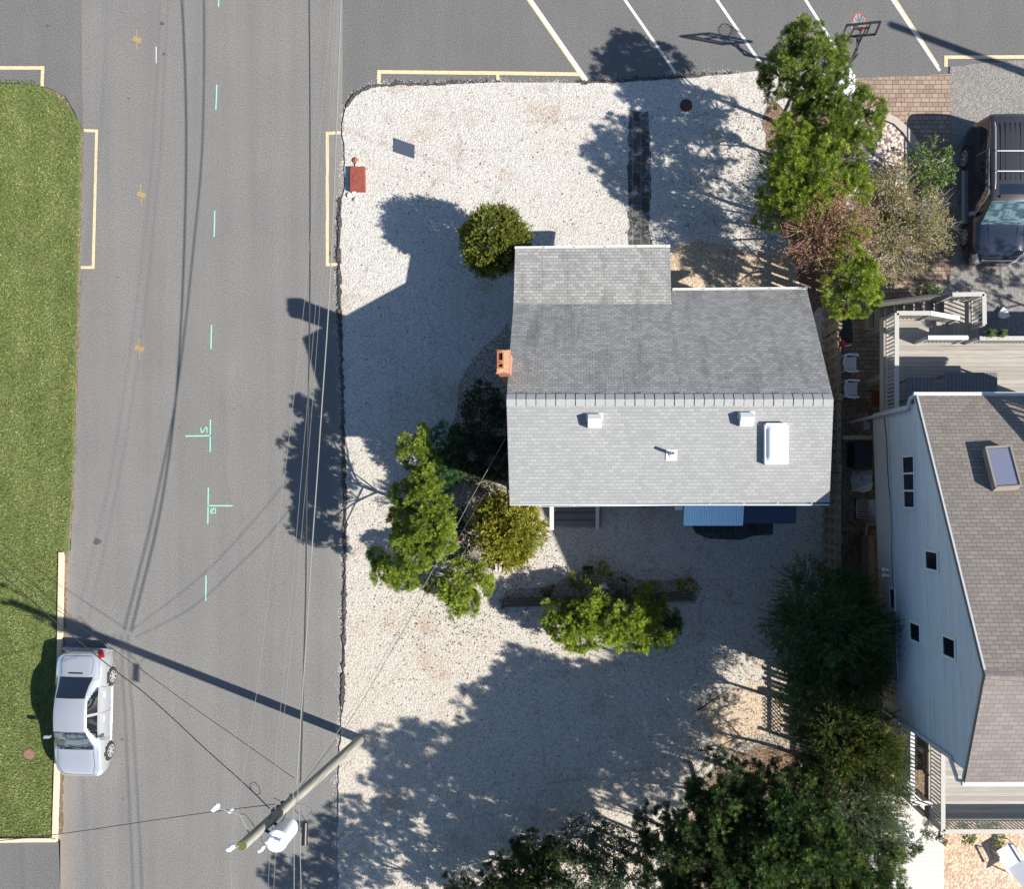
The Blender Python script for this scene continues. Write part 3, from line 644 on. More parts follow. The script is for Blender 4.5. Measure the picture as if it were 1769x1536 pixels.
def nwin(px, py, pw, ph, h, panes=1):
    # centre seen at (px,py) on the wall at height h; opening width along the wall ph px, height from pw
    c = P(px, py, h); yy = c.y; xx = xw(yy)-.03; W = ph; Hh = pw
    f = MB(); t = .06
    f.beam((xx, yy+W/2, h-Hh/2+t/2), (xw(yy-W/2)-.03, yy-W/2, h-Hh/2+t/2), .06, t, up=(0, 0, 1)); f.beam((xx, yy+W/2, h+Hh/2-t/2), (xw(yy-W/2)-.03, yy-W/2, h+Hh/2-t/2), .06, t)
    for k in range(panes+1):
        y2 = yy+W/2-(W-t)*k/panes-t/2; f.box(xw(y2)-.06, xw(y2)+.0, y2-t/2, y2+t/2, h-Hh/2+t, h+Hh/2-t)
    fo = f.build('window', MT['gutter'], nb)
    MB().slab([(xw(yy+W/2)-.035, yy+W/2-t, h-Hh/2+t), (xw(yy-W/2)-.035, yy-W/2+t, h-Hh/2+t), (xw(yy-W/2)-.035, yy-W/2+t, h+Hh/2-t), (xw(yy+W/2)-.035, yy+W/2-t, h+Hh/2-t)], .01).build('pane', MT['glass_dark'], fo)
def wallh(px):  # height of a wall point from its displacement (wall plane ~ 481 units out)
    return CAMZ*(1-481/(px-992.0))
nwin(1568, 833, .85, 1.62, wallh(1568), 3); nwin(1598, 969, .85, .60, wallh(1600)+.1)
nwin(1577, 1093, .80, .62, wallh(1577)-.3); nwin(1636, 1119, .80, .62, wallh(1636)-.3); nwin(1535, 1035, .45, .75, wallh(1538)-.25)
# skylight on the north slope
def onN(px, py, up=0.0):
    h = hNe
    for _ in range(30): p = P(px, py, h); h = .5*h+.5*(hNe+(hRi-hNe)*(nNe.y-p.y)/(nNe.y-nRi.y))
    return P(px, py, h)+Vector((0, 0, up))
q = [onN(1714, 848), onN(1757, 845), onN(1739, 777), onN(1697, 779)]; nrm = (q[1]-q[0]).cross(q[3]-q[0]).normalized()
q = [p+nrm*.22 for p in q]
fr = MB()
for i in range(4): fr.beam(q[i]-nrm*.11, q[(i+1) % 4]-nrm*.11, .045, .24, up=nrm)
sk = fr.build('skylight', MT['fence_light'], nb); gi = sum(q, Vector())/4
MB().slab([gi+(p-gi)*.93-nrm*.02 for p in q], .01).build('pane', MT['glass_sky'], sk)
# piles that carry the house
for py in (760, 900, 1040, 1180):
    for px_ in (1495, 1700):
        c = P(px_, py); MB().cyl(c, .14, 0, hz0, 12).build('pile', MT['pole'], nb)
# cable along the belly band, meter
cb = []
for i in range(26): y = yn_-.2-(yn_-ys_-1.5)*i/25; cb.append((xw(y)-.05, y, hb-.30+.28*min(1, i/8.0)+.05*math.sin(i*.8)))
MB().tube(cb, .012, 5).build('cable', MT['wire_black'], nb)
for py in (985, 995):
    h = 3.0; y = P(0, py, h).y; MB().tube([(xw(y)-.03, y, h), (xw(y)-.12, y, h), (xw(y)-.2, y+.03, h+.02)], [.05, .04, .07], 8).build('floodlight', MT['metal_white'], nb)

# ------------------------------------------------------------------ decks with railings
HD = 2.3; XE = P(2500, 0).x
def railing(root, pts, h0s, Hr=.95, m='rail', base_in=.0, step=.125, wtop=.14, posts=True):
    """top cap, bottom rail, posts, balusters along world pts (xy) with deck heights h0s"""
    cap, bal, pend = MB(), MB(), {}
    pts = [Vector((p[0], p[1], h)) for p, h in zip(pts, h0s)]
    for a, b in zip(pts[:-1], pts[1:]):
        u = Vector((0, 0, Hr)); cap.beam(a+u, b+u, wtop, .04); MB().beam(a+Vector((0, 0, .1)), b+Vector((0, 0, .1)), .04, .08).build('rail', MT['rail'], root)
        MB().beam(a+u-Vector((0, 0, .07)), b+u-Vector((0, 0, .07)), .04, .08).build('rail', MT['rail'], root)
        n = max(1, int((b-a).length/step))
        for i in range(1, n):
            p = a.lerp(b, i/n); bal.box(p.x-.019, p.x+.019, p.y-.019, p.y+.019, p.z+.06, p.z+Hr-.06)
        if posts:
            for p in (a, b): pend[(round(p.x, 2), round(p.y, 2))] = p
    cap.build('rail_cap', MT[m], root); bal.build('balusters', MT['rail'], root)
    for p in pend.values(): MB().box(p.x-.045, p.x+.045, p.y-.045, p.y+.045, p.z-.25, p.z+Hr-.03).build('post', MT['rail'], root)
dk = thing('deck', 'weathered raised wooden deck with railings north of the raised house', 'deck', P(1650, 640))
def D(px, py, h=HD): p = P(px, py, h); return (p.x, p.y)
ht = HD+.95; hl = 1.6
dW = D(1549, 0, ht)[0]; dN = D(0, 541, ht)[1]; yB = D(0, 590, HD)[1]; yH = yn_+.01
MB().prism([(dW-.05, yH), (dW-.05, dN+.05), (D(1606, 0)[0], dN+.05), (D(1606, 0)[0], yB), (XE, yB), (XE, yH)], HD-.05, HD).build('floor', MT['wood_x'], dk)
j = MB(); j.box(dW-.08, dW-.05, yH, dN+.08, HD-.3, HD-.005); j.box(dW-.05, D(1606, 0)[0], dN+.05, dN+.08, HD-.3, HD-.005); j.box(D(1606, 0)[0], XE, yB, yB+.03, HD-.3, HD-.005); j.build('rim_joist', MT['rail'], dk)
railing(dk, [(dW, yH+.05), (dW, dN), D(1607, 541, ht)], [HD]*3)
railing(dk, [D(1603, 583.5, ht), D(1672, 583.5, ht)], [HD]*2, m='rail_white')
railing(dk, [D(1692, 584.5, ht), (XE, D(0, 584.5, ht)[1])], [HD]*2)
for i, (a, b) in enumerate((((dW+.15, dN-.2), 0), ((dW+.15, (dN+yH)/2-.3), 0), ((P(1700, 0).x, yB-.1), 0), ((P(1800, 0).x, yB-.1), 0))):
    MB().cyl(a, .16, 0, HD-.3, 14).build('pile', MT['pole'], dk)
# landing and stairs
lx0, lx1 = D(1631, 0, hl)[0], D(1690, 0, hl)[0]; ly1, ly0 = D(0, 519, hl)[1], D(0, 588, hl)[1]
ld = thing('stair_landing', 'lower wooden landing with railings and steps in front of the deck', 'landing', ((lx0+lx1)/2, (ly0+ly1)/2, 0))
MB().box(lx0, lx1, ly0+.04, ly1, hl-.05, hl).build('floor', MT['wood_y'], ld)
MB().box(lx0, lx1, ly1, ly1+.03, hl-.25, hl-.005).build('rim_joist', MT['rail'], ld)
railing(ld, [D(1645, 509, hl+.95), D(1700, 508, hl+.95), D(1700.5, 560, hl+.95)], [hl]*3)
for c in ((lx0+.1, ly1-.1), (lx1-.1, ly1-.1), (lx1-.1, ly0+.2)): MB().box(c[0]-.06, c[0]+.06, c[1]-.06, c[1]+.06, 0, hl-.05).build('leg', MT['rail'], ld)
sx1 = lx0; yA, yBt = D(0, 525, 1.0)[1], D(0, 542, 1.0)[1]; n = 8
for i in range(n):
    z = hl-.19*(i+1); xa = sx1-.27*(i+1)
    if z < .08: break
    MB().box(xa, xa+.29, yBt-.35, yA, z-.04, z).build('tread', MT['wood_y'], ld)
for yy in (yBt-.38, yA+.03): MB().beam((sx1, yy, hl-.15), (sx1-.27*8, yy, .05), .04, .24).build('stringer', MT['rail'], ld)
railing(ld, [(lx0, yA+.03), (lx0-.27*7.6, yA+.03)], [hl, .12], m='rail', wtop=.09)
# three steps from the landing up to the main deck (west side) with its own rail
for i in range(3):
    xa = D(1606, 0)[0]+.02+.26*i; z = HD-.175*(i+1)
    MB().box(xa, min(xa+.28, lx0-.01), ly0+.04, D(0, 552, 1.9)[1], z-.04, z).build('tread', MT['wood_y'], ld)
railing(dk, [D(1607.5, 541, ht), D(1657, 550, hl+.95)], [HD, hl], m='rail_white')

# deck on the south side
dk2 = thing('deck', 'weathered raised wooden deck with dark balusters south of the raised house', 'deck', P(1680, 1400))
dx2 = D(1629, 0, ht)[0]; dy2 = D(0, 1437, ht)[1]
MB().prism([(dx2-.05, ys_), (dx2-.05, dy2-.02), (XE, dy2-.02), (XE, ys_)], HD-.05, HD).build('floor', MT['wood_x'], dk2)
jj = MB()
yy = dy2+.85
railing(dk2, [(dx2, ys_-.15), (dx2, dy2), (XE, dy2)], [HD]*3)
jo = MB(); jo.box(dx2-.06, dx2-.02, dy2-.02, ys_, HD-.3, HD-.005); jo.box(dx2-.02, XE, dy2-.03, dy2+.01, HD-.3, HD-.005)
k = 0; jo.build('rim_joist', MT['timber'], dk2)
for c in ((dx2, dy2), (dx2, ys_-1.4), (dx2+4, dy2)): MB().box(c[0]-.07, c[0]+.07, c[1]-.07, c[1]+.07, 0, HD-.3).build('leg', MT['rail'], dk2)
# stairs west of it going down
s2 = thing('side_stairs', 'narrow wooden side stairs with pale rail between the boardwalk and south deck', 'stairs', P(1580, 1340))
hp = 1.5; xa, xb = D(1575, 0, hp+.9)[0], dx2-.09
ya, yb = D(0, 1262, hp+.9)[1], D(0, 1387, hp+.9)[1]
MB().box(xa, xb, (ya+yb)/2-.3, ya, hp-.05, hp).build('floor', MT['wood_x'], s2)
for i in range(6):
    z = hp-.2*(i+1); y1 = (ya+yb)/2-.3-.24*i; MB().box(xa, xb, y1-.26, y1-.0, z-.04, z).build('tread', MT['wood_x'], s2)
railing(s2, [(xa, ya), (xa, yb), (D(1608, 0, hp+.95)[0], yb)], [hp]*3, m='rail_white', posts=True)
bw = sheet('boardwalk', [(1538, 1130), (1553, 1130), (1553, 1330), (1600, 1395), (1627, 1402), (1627, 3000), (1490, 3000), (1500, 1400), (1535, 1330)], .0, .16, MT['boardwalk'], None, None)
tag(bw, 'pale ground-level boardwalk beside the south deck', 'boardwalk')

# bench on side stairs platform, bench and table on the north deck
def bench(cx, cy, z, L, rz, label, m='timber'):
    r = thing('slatted_bench', label, 'bench', (cx, cy, z), rz, local=True)
    s_ = MB()
    for i in range(5): s_.box(-L/2, L/2, -.22+.1*i-.035, -.22+.1*i+.035, .42, .45)
    s_.build('seat', MT[m], r, local=True); b_ = MB()
    for i in range(3): b_.box(-L/2, L/2, .24, .27, .52+.13*i, .61+.13*i)
    for xx in (-L/2+.05, L/2-.05): b_.box(xx-.03, xx+.03, .21, .24, 0, .9)
    b_.build('backrest', MT[m], r, local=True)
    for xx in (-L/2+.05, L/2-.05): MB().box(xx-.03, xx+.03, -.25, -.19, 0, .42).build('leg', MT[m], r, local=True)
bench(D(1597, 0, hp)[0], D(0, 1304, hp)[1], hp, .9, R(90), 'small dark slatted bench beside the side stairs')
def table(cx, cy, z, w, d, label):
    r = thing('patio_table', label, 'table', (cx, cy, z), 0, local=True); t = MB(); n = int(w/.11)
    for i in range(n): t.box(-w/2+i*w/n+.006, -w/2+(i+1)*w/n-.006, -d/2, d/2, .68, .71)
    t.build('tabletop', MT['table'], r, local=True)
    for a in (-1, 1):
        for b in (-1, 1): MB().box(a*(w/2-.08)-.03, a*(w/2-.08)+.03, b*(d/2-.08)-.03, b*(d/2-.08)+.03, 0, .68).build('leg', MT['table'], r, local=True)
table(*D(1574, 678), HD, .95, .8, 'small slatted grey table by the downspout corner of the deck')
table(*D(1660, 672), HD, 1.7, .9, 'long slatted grey table on the shaded north deck')

# ------------------------------------------------------------------ vehicles
def interp(xs, ys, x):
    """monotone cubic through the stations"""
    xs = np.array(xs, float); ys = np.array(ys, float); h = np.diff(xs); d = np.diff(ys)/h; m = np.zeros(len(xs)); m[0] = d[0]; m[-1] = d[-1]
    for i in range(1, len(xs)-1):
        m[i] = 0 if d[i-1]*d[i] <= 0 else 2*d[i-1]*d[i]/(d[i-1]+d[i])
    i = np.clip(np.searchsorted(xs, x)-1, 0, len(h)-1); t = (x-xs[i])/h[i]
    return (2*t**3-3*t**2+1)*ys[i]+(t**3-2*t**2+t)*h[i]*m[i]+(-2*t**3+3*t**2)*ys[i+1]+(t**3-t**2)*h[i]*m[i+1]
def car(name, label, cat, loc, rz, S, wheels, wr, ww, key, mats, ny=150, seams=()):
    """S rows: y, half width, belt z, crown z, roof half width; key(y, t, z) names the part of a face (t 0..7 up the section)"""
    root = thing(name, label, cat, loc, rz, local=True)
    S = np.array(S); ny = 300; ys = np.linspace(S[0, 0], S[-1, 0], ny); W, B, Zc, Gw = (interp(S[:, 0], S[:, k], ys) for k in (1, 2, 3, 4))
    prof_t = np.array([0, .5, 1, 1.5, 2, 2.5, 3, 3.5, 4, 4.1, 4.2, 4.3, 4.4, 4.5, 4.6, 4.7, 4.8, 4.9, 5, 5.25, 5.5, 5.75, 6, 6.5, 7]); npf = len(prof_t); sill = .19
    V = np.zeros((ny, 2*npf-1, 3))
    for i in range(ny):
        w, b, zc, g = W[i], B[i], Zc[i], Gw[i]; ze = max(zc-.055, b+.4*(zc-b)) if zc-b > .2 else b+.62*(zc-b)
        kx = [0, 1, 2, 3, 4, 5, 6, 7]; X = [w*.94, w*.985, w, w*.985, w*.93, g, g*.72, 0]; Z = [sill, sill+.25*(b-sill), sill+.5*(b-sill), sill+.8*(b-sill), b, ze, zc-.02*(zc-b > .2)-.006, zc]
        px = np.interp(prof_t, kx, X); pz = np.interp(prof_t, kx, Z)
        for _ in range(1):
            px[1:-1] = .25*px[:-2]+.5*px[1:-1]+.25*px[2:]; pz[1:-1] = .25*pz[:-2]+.5*pz[1:-1]+.25*pz[2:]
        V[i, :npf, 0] = px; V[i, :npf, 2] = pz; V[i, npf:, 0] = -px[-2::-1]; V[i, npf:, 2] = pz[-2::-1]; V[i, :, 1] = ys[i]
    T = np.concatenate([prof_t, prof_t[-2::-1]]); n = 2*npf-1; parts = {}
    for i in range(ny-1):
        for j in range(n-1):
            t = (T[j]+T[j+1])/2; y = (ys[i]+ys[i+1])/2; c = (V[i, j]+V[i+1, j+1])/2; side = 1 if j < npf-1 else -1
            if t < 3.2 and any((y-wy)**2+(c[2]-wr)**2 < (wr+.045)**2 for wy in wheels): continue
            parts.setdefault(key(y, t, c[2], side), []).append((i*n+j, (i+1)*n+j, (i+1)*n+j+1, i*n+j+1))
    flat = V.reshape(-1, 3)
    parts['body'] += [tuple(range(n))[::-1], tuple((ny-1)*n+k for k in range(n)), ]
    objs = {}
    for k, fs in parts.items():
        used = sorted({v for f in fs for v in f}); mp = {v: a for a, v in enumerate(used)}
        vs = flat[used].copy()
        mb = MB().add([tuple(p) for p in vs], [tuple(mp[v] for v in f) for f in fs])
        objs[k] = mb.build(k.split('.')[0], MT[mats[k.split('.')[0]]], root, True, local=True)
    def surf(y, t, sd):
        i = int(np.clip(np.searchsorted(ys, y), 1, ny-1)); f = (y-ys[i-1])/(ys[i]-ys[i-1]); row = V[i-1]*(1-f)+V[i]*f
        return Vector((np.interp(t, prof_t, row[:npf, 0])*sd*1.001, y, np.interp(t, prof_t, row[:npf, 2])+.002))
    for ln in seams:
        for sd in (-1, 1):
            K = [surf(ln[i][0]+(ln[i+1][0]-ln[i][0])*q, ln[i][1]+(ln[i+1][1]-ln[i][1])*q, sd) for i in range(len(ln)-1) for q in np.linspace(0, 1, 9)]
            K = [K[0]]+[b for a, b in zip(K[:-1], K[1:]) if (b-a).length > 1e-4]
            MB().tube(K, .0065, 5).build('panel_seam', MT['black'], root, local=True)
    # dark underbody and wheel wells
    MB().box(-W.max()*.86, W.max()*.86, ys[0]+.25, ys[-1]-.25, .2, .62).build('underbody', MT['black'], root, local=True)
    for wy in wheels:
        for sd in (-1, 1):
            x = sd*(W.max()-ww/2-.005)
            o = MB().tube([(x-sd*ww/2, wy, wr), (x-sd*ww/2*.96, wy, wr), (x+sd*ww*.36, wy, wr), (x+sd*ww*.5, wy, wr)], [wr*.9, wr, wr, wr*.90], 36).build('wheel', MT['rubber'], root, True, local=True)
            aw_ = MB(); ra = wr+.05; xa_ = sd*(W[np.argmin(abs(ys-wy))]-.012)
            aw_.tube([(xa_-sd*.035*max(0, math.cos(t)), wy+ra*math.sin(t), wr+ra*math.cos(t)) for t in np.linspace(-2.0, 2.0, 28)], .024, 6); aw_.build('wheel_arch', MT[mats['body']], root, True, local=True)
            rm = MB(); xo = x+sd*(ww*.5+.004)
            rm.tube([(xo-sd*.004, wy, wr), (xo, wy, wr)], [wr*.68, wr*.68], 28)
            ri = rm.build('rim', MT['black'], o, True, local=True)
            sp = MB(); ns = 7
            for k in range(ns):
                a = 2*math.pi*k/ns; sp.beam((xo+sd*.006, wy, wr), (xo+sd*.006, wy+math.cos(a)*wr*.66, wr+math.sin(a)*wr*.66), .055, .014, up=(1, 0, 0))
            sp.tube([(xo, wy, wr), (xo+sd*.018, wy, wr)], [wr*.16, wr*.13], 14)
            nn = 32; b0 = len(sp.v)
            for k in range(nn):
                a = 2*math.pi*k/nn
                for rr_ in (wr*.60, wr*.70): sp.v.append((xo+sd*.012, wy+math.cos(a)*rr_, wr+math.sin(a)*rr_))
            for k in range(nn): a = b0+2*k; c = b0+2*((k+1) % nn); sp.f.append((a, a+1, c+1, c)); sp.m.append(0)
            sp.build('spokes', MT['rim'], o, False, local=True)
    return root, objs
def sed_key(y, t, z, sd):
    s = '.1' if sd > 0 else '.2'
    if 4.22 < t < 4.9:
        if -1.05 < y < -.18 or -.10 < y < .72: 
            if (y < -.1 and 4.22+.0 < t < 4.9-(max(0, -.62-y))*1.2) or (y >= -.1 and t < 4.9-max(0, y-.25)*1.05): return ('side_window.r' if y < -.1 else 'side_window.f')+s
    if .40 < y < 1.14 and t > 5.0: return 'windscreen'
    if -1.42 < y < -.74 and t > 5.25: return 'rear_window'
    if y < -2.05 and 2.9 < t < 4.5: return 'tail_lamp'+s
    if y > 1.98 and 3.0 < t < 4.4: return 'headlamp'+s
    return 'body'
sed, so_ = car('sedan', 'silver four-door sedan parked half on the kerb at the lawn edge', 'car', P(160, 1226), R(180-1.6),
    [(-2.27, .58, .60, .66, .40), (-2.22, .70, .74, .84, .50), (-2.08, .80, .86, .98, .58), (-1.75, .85, .90, 1.03, .62), (-1.45, .86, .91, 1.07, .62), (-1.1, .865, .92, 1.24, .56), (-.72, .87, .92, 1.40, .54),
     (-.2, .87, .92, 1.45, .555), (.38, .87, .91, 1.42, .555), (.75, .87, .90, 1.22, .60), (1.15, .86, .88, 1.0, .66), (1.6, .85, .82, .93, .66), (1.95, .80, .73, .82, .60), (2.13, .70, .62, .70, .52), (2.22, .56, .50, .56, .42)],
    (-1.30, 1.36), .315, .20, sed_key, {'body': 'silver', 'side_window': 'glass_dark', 'windscreen': 'glass_wind', 'rear_window': 'glass_dark', 'tail_lamp': 'tail_red', 'headlamp': 'lamp'},
    seams=([(-.14, .6), (-.14, 4)], [(.86, .6), (.80, 4)], [(-.98, 1.2), (-1.05, 4)], [(1.18, 5.2), (1.7, 5.1), (2.08, 5.3)], [(2.08, 5.3), (2.10, 7)], [(-1.50, 5.6), (-2.0, 5.3), (-2.12, 5.8), (-2.13, 7)]))
for sd in (-1, 1):
    MB().obox((sd*.98, .72, .98), Vector((.10, 0, 0)), Vector((.02*sd, .05, 0)), Vector((0, 0, .06))).build('mirror', MT['silver'], sed, local=True)
    MB().beam((sd*.872, -.95, .30), (sd*.872, .98, .30), .03, .06).build('side_moulding', MT['silver'], sed, local=True)
    for yy in (-.75, .1): MB().obox((sd*.875, yy, .74), Vector((.012, 0, 0)), Vector((0, .09, 0)), Vector((0, 0, .015))).build('door_handle', MT['silver'], sed, local=True)
pl = MB().obox((0, -2.285, .58), Vector((.22, 0, 0)), Vector((0, .006, 0)), Vector((0, 0, .07))).build('number_plate', MT['galv'], sed, local=True)
MB().box(-.24, .24, -1.56, -1.52, 1.065, 1.08).build('brake_lamp', MT['black'], sed, local=True)
MB().box(-.85, .85, -2.30, -2.2, .32, .48).build('rear_bumper', MT['silver'], sed, local=True).data.polygons
wp = MB(); wp.beam((-.5, 1.1, 1.03), (.05, 1.02, 1.06), .02, .015); wp.beam((.1, 1.1, 1.03), (.6, .98, 1.06), .02, .015); wp.build('wipers', MT['black'], sed, local=True)

def suv_key(y, t, z, sd):
    s = '.1' if sd > 0 else '.2'
    if 4.2 < t < 4.85:
        if -2.1 < y < -1.22: return 'side_window.q'+s
        if -1.12 < y < -.28: return 'side_window.r'+s
        if -.18 < y < .78 and t < 4.9-max(0, y-.45)*1.2: return 'side_window.f'+s
    if .62 < y < 1.22 and t > 5.0: return 'windscreen'
    if .08 < y < .42 and t > 6.2: return 'sunroof'
    if y > 2.18 and 3.0 < t < 4.6: return 'headlamp'+s
    if y < -2.3 and 3.3 < t < 4.9: return 'tail_lamp'+s
    if .62 >= y and t > 5.0: return 'roof'
    return 'body'
suv, vo_ = car('suv', 'dark navy sport utility vehicle with roof rails on the gravel driveway', 'car', P(1703, 347), R(180),
    [(-2.42, .80, .90, 1.25, .60), (-2.36, .88, 1.05, 1.74, .66), (-2.15, .93, 1.12, 1.83, .70), (-1.6, .95, 1.13, 1.87, .72), (-.6, .96, 1.12, 1.88, .72), (.2, .96, 1.10, 1.86, .71), (.60, .96, 1.10, 1.80, .69),
     (.9, .96, 1.09, 1.52, .71), (1.24, .955, 1.07, 1.22, .76), (1.7, .95, 1.04, 1.16, .78), (2.05, .93, .98, 1.09, .76), (2.25, .86, .86, .98, .68), (2.36, .76, .70, .84, .56), (2.42, .60, .55, .62, .45)],
    (-1.38, 1.42), .385, .25, suv_key, {'body': 'navy', 'side_window': 'glass_dark', 'windscreen': 'glass_teal', 'sunroof': 'glass_dark', 'tail_lamp': 'tail_red', 'headlamp': 'lamp', 'roof': 'bronze'},
    seams=([(-.22, .6), (-.22, 4)], [(.84, .6), (.80, 4)], [(-1.15, 1.2), (-1.17, 4)], [(1.28, 5.2), (1.8, 5.1), (2.2, 5.3)], [(2.2, 5.3), (2.24, 7)]))
for sd in (-1, 1):
    MB().tube([(sd*.63, -2.0, 1.86), (sd*.635, -1.8, 1.93), (sd*.635, 0, 1.93), (sd*.62, .25, 1.86)], .02, 8).build('roof_rail', MT['rim'], suv, True, local=True)
    MB().obox((sd*1.08, .86, 1.16), Vector((.12, 0, 0)), Vector((.03*sd, .06, 0)), Vector((0, 0, .09))).build('mirror', MT['navy'], suv, local=True)
    MB().beam((sd*1.0, -.95, .40), (sd*1.0, .95, .40), .10, .03).build('running_board', MT['rim'], suv, local=True)
    MB().tube([(sd*.90, -1.15, 1.16), (sd*.76, -1.15, 1.76), (sd*.765, .35, 1.74), (sd*.90, .82, 1.14)], .014, 6).build('window_trim', MT['rim'], suv, local=True)
for yy in (-1.0, -.32): MB().tube([(-.63, yy, 1.93), (-.6, yy, 1.965), (.6, yy, 1.965), (.63, yy, 1.93)], .022, 8).build('cross_bar', MT['rim'], suv, True, local=True)
rb = MB()
for k in range(6): xx = -.42+.168*k; rb.beam((xx, -2.0, 1.858), (xx, -.05, 1.868), .02, .02)
rb.build('roof_ribs', MT['bronze'], suv, local=True)
MB().box(-.55, .55, 2.30, 2.39, .62, .84).build('grille', MT['rim'], suv, local=True)
for sd in (-1, 1): MB().tube([(sd*.52, 1.30, 1.205), (sd*.46, 1.8, 1.135), (sd*.34, 2.15, 1.05)], .012, 6).build('hood_crease', MT['navy'], suv, True, local=True)
wp = MB(); wp.beam((-.6, 1.22, 1.24), (.0, 1.17, 1.28), .02, .015); wp.beam((.05, 1.22, 1.24), (.62, 1.15, 1.28), .02, .015); wp.build('wipers', MT['black'], suv, local=True)
MB().lathe((.42, .48, 1.80), [(.05, 0), (.04, .04), (.01, .07)], 10).build('antenna', MT['black'], suv, local=True)

# ------------------------------------------------------------------ fence between the lots
FX = P(1422, 0).x; FH = 1.8
def pick_fence(label, y0, y1, lattice=None):
    r = thing('board_fence', label, 'fence', (FX, (y0+y1)/2, 0), group='fence panels between the two houses')
    L = y0-y1; n = int(L/.165); a = MB()
    for i in range(n):
        y = y0-.08-i*L/n; s = -1 if i % 2 else 1; h = FH+random.uniform(-.015, .015)
        if lattice: h = 1.25
        a.box(FX+s*.045-.01, FX+s*.045+.01, y-.065, y+.065, .05, h)
    a.build('boards', MT['fence'], r)
    for z in (.35, 1.0, 1.62): MB().box(FX-.034, FX+.034, y1, y0, z-.04, z+.04).build('rail', MT['fence'], r)
    for y in (y0-.03, y1+.03): MB().box(FX-.05, FX+.05, y-.045, y+.045, 0, FH+.08).box(FX-.065, FX+.065, y-.06, y+.06, FH+.08, FH+.11).build('post', MT['fence'], r)
    if lattice:
        l = MB()
        for sg in (-1, 1):
            k = y1-.6
            while k < y0+.6:
                pts = []
                za, zb = 1.28, FH
                ya, yb = k, k+sg*(zb-za)
                lo, hi = y1+.06, y0-.06
                if sg > 0: t0 = max(0, (lo-ya)/(yb-ya)); t1 = min(1, (hi-ya)/(yb-ya))
                else: t0 = max(0, (hi-ya)/(yb-ya)); t1 = min(1, (lo-ya)/(yb-ya))
                if t1 > t0: l.beam((FX+sg*.008, ya+(yb-ya)*t0, za+(zb-za)*t0), (FX+sg*.008, ya+(yb-ya)*t1, za+(zb-za)*t1), .012, .04, up=(1, 0, 0))
                k += .14
        l.build('lattice', MT['fence'], r)
ysf = [P(0, y).y for y in (400, 480, 580, 696, 812, 928, 1044, 1160, 1232, 1300)]
FL = ['northernmost board fence panel under the red-twigged shrub', 'board fence panel beside the low pine north of the chairs', 'board fence panel beside the pink flowers and red bucket', 'board fence panel behind the white chair nearer the stairs of the landing',
      'board fence panel across from the dark storage box', 'board fence panel across from the rusty garden cart', 'board fence panel just above the big dark cedar', 'board fence panel hidden along the big dark cedar', 'fence panel with a diagonal lattice top']
FL[3] = 'board fence panel behind the two white plastic chairs'
FL[4] = 'board fence panel across from the dark storage box and tarp'
for i in range(9): pick_fence(FL[i], ysf[i]-.02, ysf[i+1]+.02, i == 8)

# ------------------------------------------------------------------ utility pole and wires
pb, pt = P(624, 1277), P(418, 1462, 9.86)
up_ = thing('utility_pole', 'leaning grey wooden utility pole with white transformer at the road edge', 'utility pole', pb)
MB().tube([pb+(pt-pb)*t for t in (-.02, .25, .5, .75, 1)], [.165, .155, .145, .135, .125], 16).build('pole', MT['pole'], up_, True)
MB().tube([pt, pt+Vector((0, 0, .02))], [.118, .11], 14).build('pole_top', MT['moss'], up_)
def onp(z, dx=0, dy=0): return pb+(pt-pb)*(z/9.86)+Vector((dx, dy, 0))
tc = onp(8.05, .42, -.22)
tr = MB().lathe(tc, [(.05, -.02), (.26, 0), (.27, .05), (.27, .80), (.28, .82), (.28, .86), (.20, .93), (.02, .96)], 28).build('transformer', MT['metal_white'], up_, True)
for a in (.4, 2.6): MB().lathe(tc+Vector((math.cos(a)*.16, math.sin(a)*.16, .9)), [(.03, 0), (.045, .05), (.025, .09), (.045, .13), (.02, .2), (.03, .26)], 10).build('bushing', MT['metal_white'], tr, True)
for z in (8.2, 8.7): MB().beam(onp(z), tc+Vector((-.1, .05, z-8.05)), .06, .05).build('bracket', MT['darkmetal'], up_)
MB().tube([onp(9.86)+Vector((-.03, 0, -.1)), onp(9.86)+Vector((-.12, .0, .1))], .02, 6).build('insulator_pin', MT['galv'], up_)
MB().lathe(onp(9.86)+Vector((-.26, -.03, -.12)), [(.03, 0), (.06, .03), (.085, .10), (.06, .16), (.075, .22), (.04, .30)], 12).build('insulator', MT['metal_white'], up_, True)
a0 = onp(9.3, -.05, .05); a1 = onp(9.3, -.30, .55); a2 = onp(9.5, -.75, .78)
MB().tube([a0, a1], .016, 8).tube([a1+Vector((.16, -.06, 0)), a1, a2], .018, 8).build('cutout_arm', MT['wire_grey'], up_, True)
MB().lathe(a2+Vector((-.05, .03, -.12)), [(.02, 0), (.07, .03), (.09, .12), (.05, .2), (.07, .26), (.02, .34)], 12).build('arrester', MT['plastic'], up_, True)
MB().lathe(a1+Vector((-.22, .1, -.1)), [(.02, 0), (.05, .03), (.06, .12), (.03, .2)], 10).build('cutout', MT['metal_white'], up_, True)
MB().lathe(onp(9.1, .22, -.30), [(.02, 0), (.05, .05), (.06, .2), (.03, .34)], 10).build('arrester', MT['metal_white'], up_, True)
sc_ = onp(6.6, .35, -.62); MB().tube([sc_, sc_+Vector((-.02, -.62, 0))], [.075, .085], 12).build('splice_case', MT['darkmetal'], up_, True)
for (z, dx, dy) in ((7.7, -.12, .10), (7.4, -.10, .10), (7.1, -.1, .1), (6.6, -.05, .14)):
    MB().lathe(onp(z, dx, dy), [(.02, -.05), (.045, -.03), (.03, 0), (.045, .03), (.02, .05)], 8).build('spool_insulator', MT['darkmetal'], up_, True)
lp = MB()
